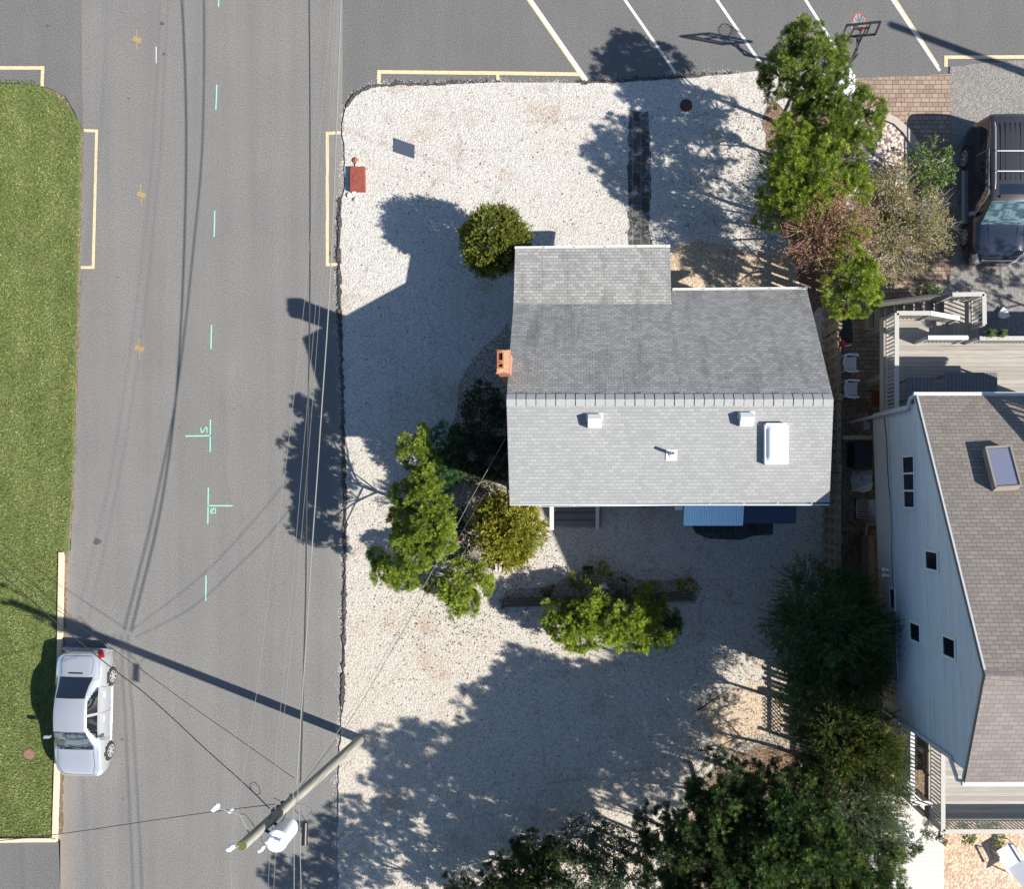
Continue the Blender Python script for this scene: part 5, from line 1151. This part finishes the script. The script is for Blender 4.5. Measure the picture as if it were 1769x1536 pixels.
# style: cl clusters per square metre of crown shell, rc cluster radius, ns shoots per cluster, kn leaves per shoot, Ls shoot length, L x W leaf, ax leaning along the shoot
ST = dict(
    pine=dict(cl=4.6, rc=.25, ns=14, kn=46, Ls=.11, L=.095, W=.0115, ax=.6),
    cedar=dict(cl=4.2, rc=.28, ns=13, kn=40, Ls=.44, L=.06, W=.018, ax=1.2),
    yew=dict(cl=8.0, rc=.20, ns=12, kn=24, Ls=.24, L=.07, W=.024, ax=.95),
    shrub=dict(cl=6.0, rc=.22, ns=12, kn=10, Ls=.12, L=.062, W=.036, ax=.4),
    sparse=dict(cl=6.0, rc=.26, ns=10, kn=6, Ls=.20, L=.05, W=.034, ax=.4))
def plant(name, label, cat, lobes, base, style, leaf, bark='bark', seed=0, group=None, twigs=0, fill=1.0, trunk_r=.09, stems=1, gap=.3, parts=('trunk', 'crown'), tintb=0.0, shrink=.97, rag=1.0):
    """lobes: (px, py, z, radius px, half height m) of the crown seen from above"""
    rng = np.random.default_rng(seed+100); s = dict(ST[style]); b = P(*base); root = thing(name, label, cat, b, group=group); root.location.z = 0
    P_all, D_all, T_all = [], [], []; tr = MB(); tw = MB()
    tops = max(l[2] for l in lobes)
    main = [P(l[0], l[1], l[2]) for l in lobes]
    cen = sum(main, Vector())/len(main); cen.z = tops*.75
    for st in range(stems):
        e = cen if stems == 1 else main[st % len(main)]
        off = Vector((rng.normal()*.08, rng.normal()*.08, 0))*(stems > 1)
        mid = b.lerp(e, .5)+Vector((rng.normal()*.08, rng.normal()*.08, 0))
        tr.tube([b+off, mid+off, e], [trunk_r, trunk_r*.75, trunk_r*.35], 8)
    for li, (px, py, z, rpx, rz) in enumerate(lobes):
        c = main[li]; r = rpx*(CAMZ-z)/FPX*shrink
        a0 = b.lerp(cen, rng.uniform(.6, .95) if z > 1.5 else .2); jj = Vector((rng.normal()*.12, rng.normal()*.12, .1)); tr.tube([a0, a0.lerp(c, .35)+jj, a0.lerp(c, .7)+jj*.6, c], [trunk_r*.3, trunk_r*.24, trunk_r*.17, trunk_r*.1], 6)
        area = 4*math.pi*r*(r+2*rz)/3; ncl = max(6, int(area*s['cl']*fill*1.2))
        d = rng.normal(size=(ncl*3, 3)); d /= np.linalg.norm(d, axis=1, keepdims=True); d = d[d[:, 2] > -.4][:ncl]; ncl = len(d)
        fq = rng.normal(size=(5, 3))*1.7; ph = rng.uniform(0, 6.28, 5)
        bump = sum(np.sin((d@fq[q])*2.4+ph[q]) for q in range(5))/5
        rad = np.minimum((rng.uniform(.35, 1.0, ncl)**.5)*(1+.42*bump*rag)+rng.normal(size=ncl)*.07*rag, 1.3)
        keep = rng.uniform(size=ncl) > gap*(bump < 0); d = d[keep]; rad = rad[keep]; ncl = len(d)
        cp = np.array(c)+d*rad[:, None]*np.array([r, r, rz]); cp[:, 2] = np.maximum(cp[:, 2], .15)
        ctint = .40+.16*rng.normal(size=ncl)+tintb
        od = d*np.array([1, 1, .9])+np.array([0, 0, .30]); od /= np.linalg.norm(od, axis=1, keepdims=True)
        ns, kn = s['ns'], s['kn']; rcl = s['rc']*rng.uniform(.7, 1.25, (ncl, 1, 1))*min(1, .35+r)
        sd_ = rng.normal(size=(ncl, ns, 3))+od[:, None, :]*1.0; sd_ /= np.linalg.norm(sd_, axis=2, keepdims=True)
        so2 = cp[:, None, :]+sd_*rcl*rng.uniform(.45, 1.0, (ncl, ns, 1))
        ax = sd_*.7+od[:, None, :]*.6+np.array([0, 0, .25]); ax /= np.linalg.norm(ax, axis=2, keepdims=True)
        u = rng.uniform(0, 1, (ncl, ns, kn, 1)); Ls = s['Ls']*rng.uniform(.6, 1.35, (ncl, ns, 1, 1))
        q3 = rng.normal(size=(ncl, ns, kn, 3)); A4 = ax[:, :, None, :]
        perp = q3-A4*(q3*A4).sum(-1, keepdims=True); perp /= np.linalg.norm(perp, axis=-1, keepdims=True)
        lp_ = (so2[:, :, None, :]+A4*u*Ls+perp*.008).reshape(-1, 3)
        ld = (A4*(s['ax']+.5*u)+perp*1.0).reshape(-1, 3)
        tt = (ctint[:, None, None, None]+.34*(u-.45)+rng.normal(size=(ncl, ns, 1, 1))*.15+rng.normal(size=u.shape)*.14).reshape(-1)
        P_all.append(lp_); D_all.append(ld); T_all.append(tt)
        nb = min(ncl, int(10+twigs*ncl)) if twigs else min(ncl, 14)
        for i in rng.choice(ncl, nb, replace=False):
            e = Vector(cp[i]); m1 = c.lerp(e, .5)+Vector(rng.normal(size=3)*.06); ctr = c.lerp(b, .25) if twigs else c
            tw.tube([ctr, m1, e, e+Vector(od[i])*(.28 if twigs else .05)], [.02, .013, .007, .003], 4, False)
    V = np.concatenate(P_all); D = np.concatenate(D_all); T = np.concatenate(T_all)
    rngL = rng.uniform(.7, 1.25, len(V))
    tr.build(parts[0], MT[bark], root, True)
    if tw.v: tw.build('branches', MT[bark], root)
    leaf_mesh(parts[1], leaf_arrays(V, D, s['L']*rngL, s['W']*rng.uniform(.8, 1.2, len(V)), rng), T, LM[leaf], root, ORG[root.name]*Vector((1, 1, 0)))
    return root

# north-east group beside the basketball hoop
plant('pine_tree', 'tall green pine right beside the basketball hoop, its shadow on the parking lot', 'pine tree',
      [(1395, 70, 4.0, 30, .6), (1425, 95, 3.7, 32, .7), (1362, 95, 3.6, 34, .7), (1398, 120, 4.0, 40, .8), (1345, 130, 3.0, 26, .5), (1322, 122, 2.6, 14, .3), (1375, 165, 3.4, 34, .7), (1428, 150, 3.4, 34, .7), (1400, 195, 3.2, 28, .6)], (1346, 215), 'pine', 'pine', 'bark', 1, 'pines by the parking lot')
plant('pine_tree', 'green pine spreading toward the tan pavers below the hoop', 'pine tree',
      [(1450, 175, 3.6, 32, .6), (1490, 190, 3.3, 26, .6), (1440, 215, 3.8, 38, .7), (1485, 228, 3.4, 28, .6), (1468, 260, 3.4, 32, .7), (1420, 255, 3.2, 30, .6), (1488, 262, 3.0, 18, .4)], (1402, 288), 'pine', 'pine', 'bark', 2, 'pines by the parking lot')
plant('pine_tree', 'yellow-green pine between the gravel yard and the red-twigged shrub', 'pine tree',
      [(1350, 245, 3.6, 34, .8), (1372, 290, 4.0, 46, .9), (1420, 300, 3.8, 46, .9), (1345, 330, 3.4, 34, .8), (1385, 345, 3.6, 42, .8), (1460, 320, 3.2, 34, .7), (1338, 375, 2.6, 24, .6)], (1340, 375), 'pine', 'pine_l', 'bark', 3, 'pines by the parking lot', tintb=-.06)
plant('pine_tree', 'low bright lime pine overhanging the fence north of the white chairs', 'pine tree',
      [(1458, 410, 3.0, 28, .7), (1455, 450, 3.0, 30, .8), (1468, 488, 3.0, 40, .8), (1462, 520, 2.6, 28, .6), (1488, 500, 2.6, 26, .5)], (1428, 480), 'pine', 'pine_l', 'bark_grey', 4, 'pines by the parking lot')
plant('red_twig_shrub', 'reddish bare-twigged shrub between the pines and the autumn shrub', 'shrub',
      [(1432, 368, 3.5, 46, .8), (1402, 402, 3.3, 46, .9), (1460, 398, 3.3, 40, .8), (1422, 442, 3.0, 42, .8)], (1415, 405), 'sparse', 'redd', 'bark_red', 5, twigs=1.6, fill=1.15, trunk_r=.05, stems=4)
plant('autumn_shrub', 'large tan and olive autumn shrub left of the dark vehicle', 'shrub',
      [(1540, 325, 2.3, 36, .8), (1525, 375, 2.6, 46, .9), (1570, 380, 2.7, 48, .9), (1595, 410, 2.4, 38, .8), (1545, 430, 2.3, 44, .8), (1515, 455, 1.7, 32, .6), (1510, 340, 2.0, 30, .6)], (1530, 400), 'sparse', 'tan', 'bark_grey', 6, twigs=1.0, fill=1.25, trunk_r=.05, stems=5)
plant('leafy_shrub', 'small fresh green leafy shrub closest to the rear wheel of the dark vehicle', 'shrub', [(1608, 292, 1.4, 34, .7), (1628, 280, 1.3, 20, .4), (1600, 315, 1.2, 24, .5)], (1590, 310), 'shrub', 'fresh', 'bark_grey', 7, trunk_r=.03, stems=3, fill=.8)
def bare_bush(name, label, base, tips, seed):
    rr = random.Random(seed); b = P(*base); r = thing(name, label, 'bush', b); m_ = MB()
    for (x, y, z) in tips:
        for _ in range(5):
            e = P(x+rr.uniform(-14, 14), y+rr.uniform(-14, 14), z+rr.uniform(-.3, .3)); pts = [b.lerp(e, t)+Vector((rr.uniform(-.07, .07), rr.uniform(-.07, .07), .25*math.sin(t*2))) for t in (0, .3, .55, .8, 1)]
            m_.tube(pts, [.02, .014, .010, .006, .003], 4, False)
            for _ in range(3):
                k = pts[rr.choice((2, 3))]; m_.tube([k, k+Vector((rr.uniform(-.35, .35), rr.uniform(-.35, .35), rr.uniform(0, .3)))], [.007, .003], 4, False)
    m_.build('branches', MT['bark_grey'], r); return r
bare_bush('bare_bush', 'leafless grey branching bush reaching over the pavers beside the dark vehicle', (1585, 375), [(1625, 335, 1.6), (1640, 350, 1.4), (1645, 400, 1.4), (1640, 420, 1.3), (1618, 345, 1.8), (1630, 385, 1.6)], 2)
bare_bush('bare_bush', 'dead pale branches between the left pine and the golden cypress', (800, 965), [(815, 950, 1.8), (822, 945, 1.9), (800, 1000, 1.2), (812, 985, 1.5)], 3)
plant('flower_plant', 'small yellow-flowered plant on the pavers beside the landing steps', 'plant', [(1600, 505, .9, 14, .3), (1606, 518, .8, 10, .25)], (1592, 522), 'shrub', 'fresh', 'bark', 8, trunk_r=.015, fill=1.5, tintb=.25)
plant('flower_plant', 'magenta flowers at the fence under the lime pine', 'plant', [(1452, 541, .5, 9, .2)], (1450, 543), 'shrub', 'redd', 'bark', 9, trunk_r=.015, fill=2)
bpy.context.view_layer.update()
for o in bpy.data.objects:
    if o.parent and o.parent.get('label') == 'magenta flowers at the fence under the lime pine' and o.name.startswith('crown'): o.data.materials[0] = MT['magenta']
# round bush at the corner of the house
plant('round_yew', 'round clipped yew bush at the upper left corner of the grey house', 'bush', [(855, 420, 1.75, 45, 1.25)], (862, 440), 'yew', 'yew', 'bark', 10, fill=2.3, gap=0, rag=.35, shrink=1.04)
# group left of the house
plant('juniper_tree', 'ragged tall green juniper nearest the road, left of the house', 'juniper tree',
      [(728, 748, 3.2, 9, .3), (718, 780, 3.2, 22, .5), (738, 800, 3.3, 16, .4), (735, 830, 3.5, 22, .5), (702, 850, 2.9, 20, .4), (742, 865, 3.6, 27, .6), (705, 890, 3.2, 24, .5), (748, 905, 3.7, 30, .6), (705, 935, 3.0, 24, .5), (755, 935, 3.5, 28, .6), (680, 985, 2.6, 24, .5), (722, 960, 3.2, 28, .6), (655, 962, 2.4, 15, .3), (700, 1000, 2.4, 16, .4)], (766, 885), 'pine', 'pine_l', 'bark', 11, fill=1.5, gap=.2, tintb=-.04, rag=1.35)
plant('juniper_tree', 'smaller bright green pine at the lower end of the left planting', 'juniper tree', [(800, 1010, 1.9, 34, .6), (828, 1000, 1.7, 22, .5), (780, 1030, 1.7, 24, .5), (745, 990, 1.5, 24, .5), (805, 1040, 1.5, 20, .4)], (805, 1000), 'pine', 'pine_l', 'bark', 12, fill=1.4, tintb=.05)
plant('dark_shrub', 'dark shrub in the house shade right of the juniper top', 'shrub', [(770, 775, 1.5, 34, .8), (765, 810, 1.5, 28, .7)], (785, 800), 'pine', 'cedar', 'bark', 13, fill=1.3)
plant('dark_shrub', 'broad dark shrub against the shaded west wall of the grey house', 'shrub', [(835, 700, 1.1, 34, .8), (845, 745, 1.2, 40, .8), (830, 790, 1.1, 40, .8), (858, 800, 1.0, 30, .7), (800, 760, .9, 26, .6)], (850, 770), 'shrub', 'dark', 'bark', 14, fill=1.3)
plant('variegated_shrub', 'pale variegated shrub at the sunlit edge of the house shade', 'shrub', [(815, 825, 1.0, 24, .5), (842, 848, 1.0, 26, .5), (800, 812, .8, 16, .4), (862, 862, .8, 16, .4)], (835, 855), 'shrub', 'var', 'bark', 15, fill=1.0)
plant('golden_cypress', 'golden yellow-green cypress at the lower left corner of the grey house', 'cypress', [(872, 915, 2.0, 42, 1.3), (902, 912, 2.0, 32, 1.1), (880, 945, 1.9, 32, 1.0), (850, 895, 1.9, 22, .9), (868, 880, 1.8, 20, .8)], (885, 910), 'yew', 'gold', 'bark', 16, fill=1.2, gap=.1, tintb=.05)
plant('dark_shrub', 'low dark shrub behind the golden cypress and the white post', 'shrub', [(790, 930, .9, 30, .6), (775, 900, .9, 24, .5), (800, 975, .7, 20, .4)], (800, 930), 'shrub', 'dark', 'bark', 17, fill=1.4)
# hedge shrubs below the timber edging
plant('juniper_shrub', 'bright green spreading shrub, left half of the pair under the timber edging', 'shrub', [(960, 1070, 1.2, 24, .5), (985, 1085, 1.3, 30, .6), (1010, 1060, 1.4, 28, .6), (1005, 1100, 1.1, 24, .5), (1035, 1085, 1.3, 30, .6), (1028, 1048, 1.3, 20, .4)], (1010, 1070), 'pine', 'pine_l', 'bark', 18, 'bright shrubs under the timber edging', fill=1.35, tintb=.10, gap=.15)
plant('juniper_shrub', 'bright green spreading shrub, right half of the pair under the timber edging', 'shrub', [(1065, 1080, 1.3, 28, .6), (1090, 1060, 1.4, 26, .6), (1095, 1095, 1.2, 26, .5), (1120, 1065, 1.3, 24, .5), (1125, 1045, 1.1, 16, .4), (1145, 1100, 1.0, 18, .4), (1105, 1025, 1.2, 9, .3)], (1095, 1075), 'pine', 'pine_l', 'bark', 19, 'bright shrubs under the timber edging', fill=1.35, tintb=.10, gap=.15)
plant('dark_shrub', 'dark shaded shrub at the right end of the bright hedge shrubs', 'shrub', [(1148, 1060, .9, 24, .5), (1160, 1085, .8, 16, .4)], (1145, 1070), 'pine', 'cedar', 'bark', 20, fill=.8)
for i, (x, y, l) in enumerate(((1018, 1000, 'small golden shrub left of the garden statue'), (1043, 985, 'small golden shrub just above the garden statue'), (998, 1003, 'tiny yellow-green plant left of the golden shrub'), (1072, 1013, 'small grey-green plant right of the garden statue'),
                               (1187, 1010, 'yellow-green plant at the right end of the timber edging'), (943, 1018, 'thin weedy plant at the left end of the planting strip'), (1130, 1012, 'dry brown tuft in the planting strip'))):
    plant('small_plant', l, 'plant', [(x, y, .35, 10 if i < 5 else 8, .25)], (x, y), 'shrub', ['gold', 'gold', 'yew', 'grey', 'gold', 'olive', 'tan'][i], 'bark', 30+i, 'small plants in the shaded planting strip', trunk_r=.012, fill=1.6)
# big cedar and the dark belt of trees in the lower right
plant('cedar_tree', 'big dark feathery cedar against the raised house, in its shade', 'cedar tree', [(1430, 1075, 3.2, 72, 1.5), (1375, 1075, 2.4, 44, 1.0), (1480, 1100, 3.0, 50, 1.2), (1400, 1025, 2.3, 38, .9), (1455, 1030, 2.5, 34, .9), (1385, 1130, 2.3, 42, .9), (1440, 1145, 2.8, 52, 1.1), (1420, 1190, 2.6, 38, .8), (1490, 1160, 2.6, 32, .8), (1480, 1200, 2.8, 26, .7), (1398, 1222, 3.1, 34, .8), (1440, 1225, 3.3, 34, .8), (1362, 1180, 2.3, 22, .6)], (1400, 1060), 'cedar', 'cedar', 'bark', 40, fill=1.0, gap=.15)
plant('cedar_tree', 'olive green cedar between the big dark cedar and the side stairs', 'cedar tree', [(1440, 1255, 4.0, 44, 1.1), (1480, 1260, 4.2, 44, 1.1), (1500, 1300, 4.2, 42, 1.0), (1450, 1310, 4.0, 50, 1.2), (1400, 1310, 3.4, 40, 1.0), (1505, 1345, 4.0, 36, .9), (1515, 1290, 3.9, 28, .7)], (1400, 1220), 'cedar', 'olive', 'bark', 41, 'dense trees in the lower right', fill=1.1)
plant('cedar_tree', 'grey-green cedar leaning over the boardwalk at the bottom right', 'cedar tree', [(1465, 1395, 4.2, 48, 1.1), (1515, 1415, 4.0, 34, .9), (1485, 1450, 4.2, 44, 1.0), (1535, 1450, 3.8, 24, .7), (1450, 1370, 4.0, 36, .9), (1515, 1372, 3.6, 24, .7)], (1400, 1310), 'cedar', 'grey', 'bark', 42, 'dense trees in the lower right', fill=1.0)
plant('cedar_tree', 'dark green cedar at the left side of the lower right tree belt', 'cedar tree', [(1240, 1370, 4.6, 50, 1.2), (1290, 1350, 3.6, 40, 1.0), (1205, 1420, 4.6, 56, 1.2), (1260, 1450, 5.0, 60, 1.3), (1170, 1480, 4.4, 52, 1.1), (1150, 1430, 3.4, 36, .9)], (1192, 1318), 'pine', 'juni', 'bark', 43, 'dense trees in the lower right', fill=1.15, gap=.3, rag=1.5, tintb=-.1)
plant('cedar_tree', 'dark green cedar in the middle of the lower right tree belt', 'cedar tree', [(1340, 1390, 5.2, 56, 1.2), (1390, 1370, 4.6, 44, 1.1), (1330, 1450, 5.4, 60, 1.2), (1390, 1430, 5.4, 54, 1.2), (1400, 1480, 5.2, 60, 1.2), (1290, 1490, 5.0, 58, 1.2), (1350, 1510, 5.2, 50, 1.1)], (1284, 1335), 'pine', 'juni', 'bark', 44, 'dense trees in the lower right', fill=1.15, gap=.3, rag=1.5)
plant('cedar_tree', 'bright-tipped green cedar at the bottom edge beside the boardwalk', 'cedar tree', [(1450, 1480, 5.0, 46, 1.1), (1500, 1510, 4.8, 48, 1.1), (1430, 1540, 5.0, 60, 1.2), (1500, 1570, 4.8, 60, 1.2), (1200, 1540, 4.6, 56, 1.1), (1280, 1570, 4.8, 66, 1.2), (1360, 1580, 5.0, 66, 1.2)], (1380, 1390), 'pine', 'juni', 'bark', 45, 'dense trees in the lower right', fill=1.1, gap=.3, rag=1.4, tintb=.05)
plant('low_shrub', 'low shaded green shrub at the bottom edge left of the tree belt', 'shrub', [(915, 1460, 1.6, 26, .6), (905, 1495, 1.6, 34, .7), (870, 1520, 1.3, 32, .6), (940, 1530, 1.5, 40, .7), (830, 1545, 1.0, 34, .5), (790, 1540, .8, 26, .4), (955, 1490, 1.5, 28, .6)], (890, 1470), 'pine', 'juni', 'bark', 46, fill=1.3, tintb=-.1)
plant('low_shrub', 'low grey-green shrub between the bottom shrub and the tree belt', 'shrub', [(1010, 1450, 1.4, 36, .6), (1050, 1480, 1.6, 42, .8), (1000, 1510, 1.5, 40, .7), (1090, 1520, 1.7, 42, .8), (1100, 1460, 1.5, 24, .5)], (1040, 1470), 'shrub', 'grey', 'bark', 47, fill=1.5, tintb=-.15)
# more of the belt beyond the lower edge, whose shadows reach the road and yard
k = 0
for (x, y, z, r) in ((760, 1760, 3.9, 80), (860, 1700, 4.4, 75), (950, 1660, 4.6, 70), (1040, 1625, 5.0, 70), (1140, 1630, 6.4, 90), (1250, 1650, 6.8, 95), (1350, 1680, 6.8, 95), (1460, 1680, 6.6, 80)):
    k += 1
    plant('belt_tree', 'green tree of the belt continuing below the lower right trees', 'tree', [(x, y, z+.5, r*.5, 1.0), (x-r*.5, y+r*.2, z-.3, r*.42, .9), (x+r*.5, y+r*.1, z-.2, r*.42, .9), (x, y-r*.45, z-.1, r*.4, .8), (x-r*.3, y-r*.3, z-1, r*.3, .7)], (992+(x-992)*.82, 845+(y-845)*.82), 'pine', 'juni', 'bark', 50+k, 'trees of the belt beyond the lower edge', fill=.62, gap=.2)
plant('belt_tree', 'tree east of the driveway throwing dappled shade on the gravel', 'tree', [(2200, 560, 5.6, 70, 1.3), (2260, 500, 5.2, 60, 1.2), (2160, 610, 5.2, 50, 1.0)], (1985, 610), 'pine', 'juni', 'bark', 60, fill=.5)
plant('weed_patch', 'green weeds growing under the rail of the south deck', 'weeds', [(1690, 1430, .9, 16, .3), (1715, 1440, .8, 18, .3), (1665, 1448, .6, 14, .25)], (1685, 1425), 'shrub', 'fresh', 'bark', 61, trunk_r=.012, fill=.8)
plant('weed_patch', 'pale grey-green sprig arching over the boardwalk', 'weeds', [(1590, 1450, 1.2, 14, .3), (1612, 1442, 1.2, 13, .25), (1575, 1462, 1.2, 10, .2)], (1560, 1440), 'shrub', 'grey', 'bark_grey', 62, trunk_r=.015, fill=.6)
for o in [o for o in bpy.data.objects if o.get('_pl')]:
    del o['_pl']; rng = np.random.default_rng(5); c = np.array(o.location)+np.array([0, 0, .2]); pp = c+rng.normal(size=(260, 3))*.055
    leaf_mesh('foliage', leaf_arrays(pp, rng.normal(size=(260, 3))+[0, 0, .5], .06, .035, rng), rng.uniform(size=260), LM['fresh'], o, np.array(o.location))
# lawn grass
rng = np.random.default_rng(77); N = 150000
px = rng.uniform(-120, 143, N); py = rng.uniform(140, 1448, N)
edge = np.interp(py, [140, 158, 172, 190, 208, 225, 480, 700, 880, 950, 1180, 1448], [60, 88, 108, 124, 135, 141, 136, 131, 124, 112, 103, 96])-2
ok = px < edge+rng.normal(size=N)*1.2; px = px[ok]; py = py[ok]; n = len(px)
pos = np.stack([(px-992)*CAMZ/FPX, (845-py)*CAMZ/FPX, np.full(n, .04)], 1)
cl = (np.sin(px*.09+np.sin(py*.05)*2)+np.sin(py*.07+np.cos(px*.06)*2)+np.sin(px*.031-py*.023)*1.5)/3.5
dr = rng.normal(size=(n, 3))*np.array([.75, .75, .2])+[0, 0, .5]
tint = .42+.20*cl+.04*np.sin(pos[:, 0]*5.6)+rng.normal(size=n)*.24
o = leaf_mesh('grass', leaf_arrays(pos, dr, rng.uniform(.05, .12, n), rng.uniform(.015, .028, n), rng), tint, LM['grass'], None, (0, 0, 0)); tag(o, 'mown green lawn grass left of the road', 'grass', kind='stuff')

# oil spots and small stains on the asphalt, parts of the road surface
MT['stain'] = plain('oil_stain', (.07, .066, .062), .8, 0, .2, 20)
rr = random.Random(12)
for (x, y, r, par) in ((168, 936, 9, road), (283, 93, 4, road), (280, 40, 5, road), (222, 170, 2.5, road), (203, 479, 2.5, road), (570, 438, 5, road), (211, 1278, 3, road), (212, 1381, 2, road), (309, 739, 2, road), (404, 706, 1.8, road), (83, 44, 4, lotw)):
    pts = [(x+math.cos(a)*r*rr.uniform(.6, 1.1), y+math.sin(a)*r*rr.uniform(.4, .8)) for a in np.linspace(0, 2*math.pi, 12)[:-1]]
    z = .0042 if par is road else .0095
    MB().add([tuple(p)+(z,) for p in G(pts)][::-1], [tuple(range(11))]).build('stain', MT['stain'], par)
# fallen leaves, needles and twigs on the shells
rng = np.random.default_rng(5); pos = []
for (x, y, sx, sy, n) in ((1350, 300, 70, 110, 1500), (1200, 330, 90, 90, 400), (760, 960, 80, 90, 1000), (900, 1000, 90, 60, 500), (1330, 1330, 90, 90, 1800), (1150, 1420, 140, 80, 900), (850, 1080, 150, 60, 500), (1250, 1100, 120, 90, 500), (720, 700, 80, 200, 300), (900, 300, 250, 120, 350), (800, 1250, 160, 160, 500), (1540, 440, 60, 40, 300), (1420, 700, 25, 250, 400)):
    pos.append(np.stack([rng.normal(x, sx, n), rng.normal(y, sy, n)], 1))
pos = np.concatenate(pos); ok = (pos[:, 0] > 600) & (pos[:, 1] > 155) & (pos[:, 0] < 1640); pos = pos[ok]; n = len(pos)
p3 = np.stack([(pos[:, 0]-992)*CAMZ/FPX, (845-pos[:, 1])*CAMZ/FPX, np.full(n, .064)], 1)
LM['litter'] = leafmat('fallen_leaves', (.05, .035, .025), (.14, .085, .05), (.26, .16, .08), .8, .1)
V = leaf_arrays(p3, rng.normal(size=(n, 3))*[1, 1, .15], rng.uniform(.04, .12, n), rng.uniform(.02, .05, n), rng); V[:, 2] = np.maximum(V[:, 2], .062)
o = leaf_mesh('fallen_leaves', V, rng.uniform(size=n), LM['litter'], None, (0, 0, 0)); tag(o, 'dry leaves and needles scattered over the white gravel', 'leaf litter', kind='stuff')

# loose stones along the broken asphalt edges: dark asphalt crumbs and stray shells
def stones(name, label, lines, n, spread, zr, sz, mat, seed, off=0.0):
    rng = np.random.default_rng(seed); C = []
    for pts, share in lines:
        p = np.array(G(pts)); d = np.linalg.norm(np.diff(p, axis=0), axis=1); c = np.concatenate([[0], np.cumsum(d)]); t = rng.uniform(0, c[-1], int(n*share))
        t = t+.35*np.sin(t*3.1+seed); t = np.clip(t, 0, c[-1])
        C.append(np.stack([np.interp(t, c, p[:, 0]), np.interp(t, c, p[:, 1])], 1))
    C = np.concatenate(C); m = len(C); C += rng.normal(size=(m, 2))*spread+[off, 0]
    r_ = rng.uniform(sz*.5, sz*1.3, (m, 1, 1)); base = np.array([(1, 0, 0), (0, 1, 0), (-1, 0, 0), (0, -1, 0), (0, 0, .8)], float)[None]*r_*rng.uniform(.6, 1.3, (m, 5, 1))
    a = rng.uniform(0, 6.28, m); ca, sa = np.cos(a)[:, None], np.sin(a)[:, None]
    V = np.stack([base[..., 0]*ca-base[..., 1]*sa, base[..., 0]*sa+base[..., 1]*ca, base[..., 2]], -1); V[..., 0] += C[:, None, 0]; V[..., 1] += C[:, None, 1]; V[..., 2] += zr
    F = np.array([(0, 1, 4), (1, 2, 4), (2, 3, 4), (3, 0, 4)])[None]+np.arange(m)[:, None, None]*5
    me = bpy.data.meshes.new(name); me.from_pydata(V.reshape(-1, 3).tolist(), [], F.reshape(-1, 3).tolist()); me.materials.append(mat)
    o = bpy.data.objects.new(name, me); col.objects.link(o); return tag(o, label, 'stones', kind='stuff')
west = [(597, 200), (592, 215), (596, 290), (589, 345), (586, 420), (588, 520), (592, 640), (595, 760), (598, 900), (596, 1100), (589, 1260), (584, 1400), (585, 1536)]
north = [(600, 184), (614, 164), (642, 150), (700, 146), (860, 143), (1000, 144), (1120, 137), (1260, 129), (1315, 124)]
stones('asphalt_crumbs', 'dark crumbled asphalt along the edge of the white gravel', [(west[3:10], .75), (north[:5], .15), (north[5:8], .2)], 4200, .06, .03, .026, plain('crumb', (.07, .064, .058), .95, 0, .4, 20), 3)
stones('stray_shells', 'white shells strayed over the edge of the asphalt', [(west, .7), (north, .4)], 3600, .10, .002, .020, plain('stray_shell', (.46, .44, .40), .9, 0, .2, 20), 4, -.03)
stones('lawn_grit', 'grit and soil crumbs between the lawn and the road', [([(141, 225), (136, 480), (131, 700), (124, 880), (114, 956)], .7), ([(110, 960), (107, 1180), (103, 1442)], .5)], 3200, .05, .004, .022, plain('grit', (.13, .10, .07), .95, 0, .4, 20), 5)
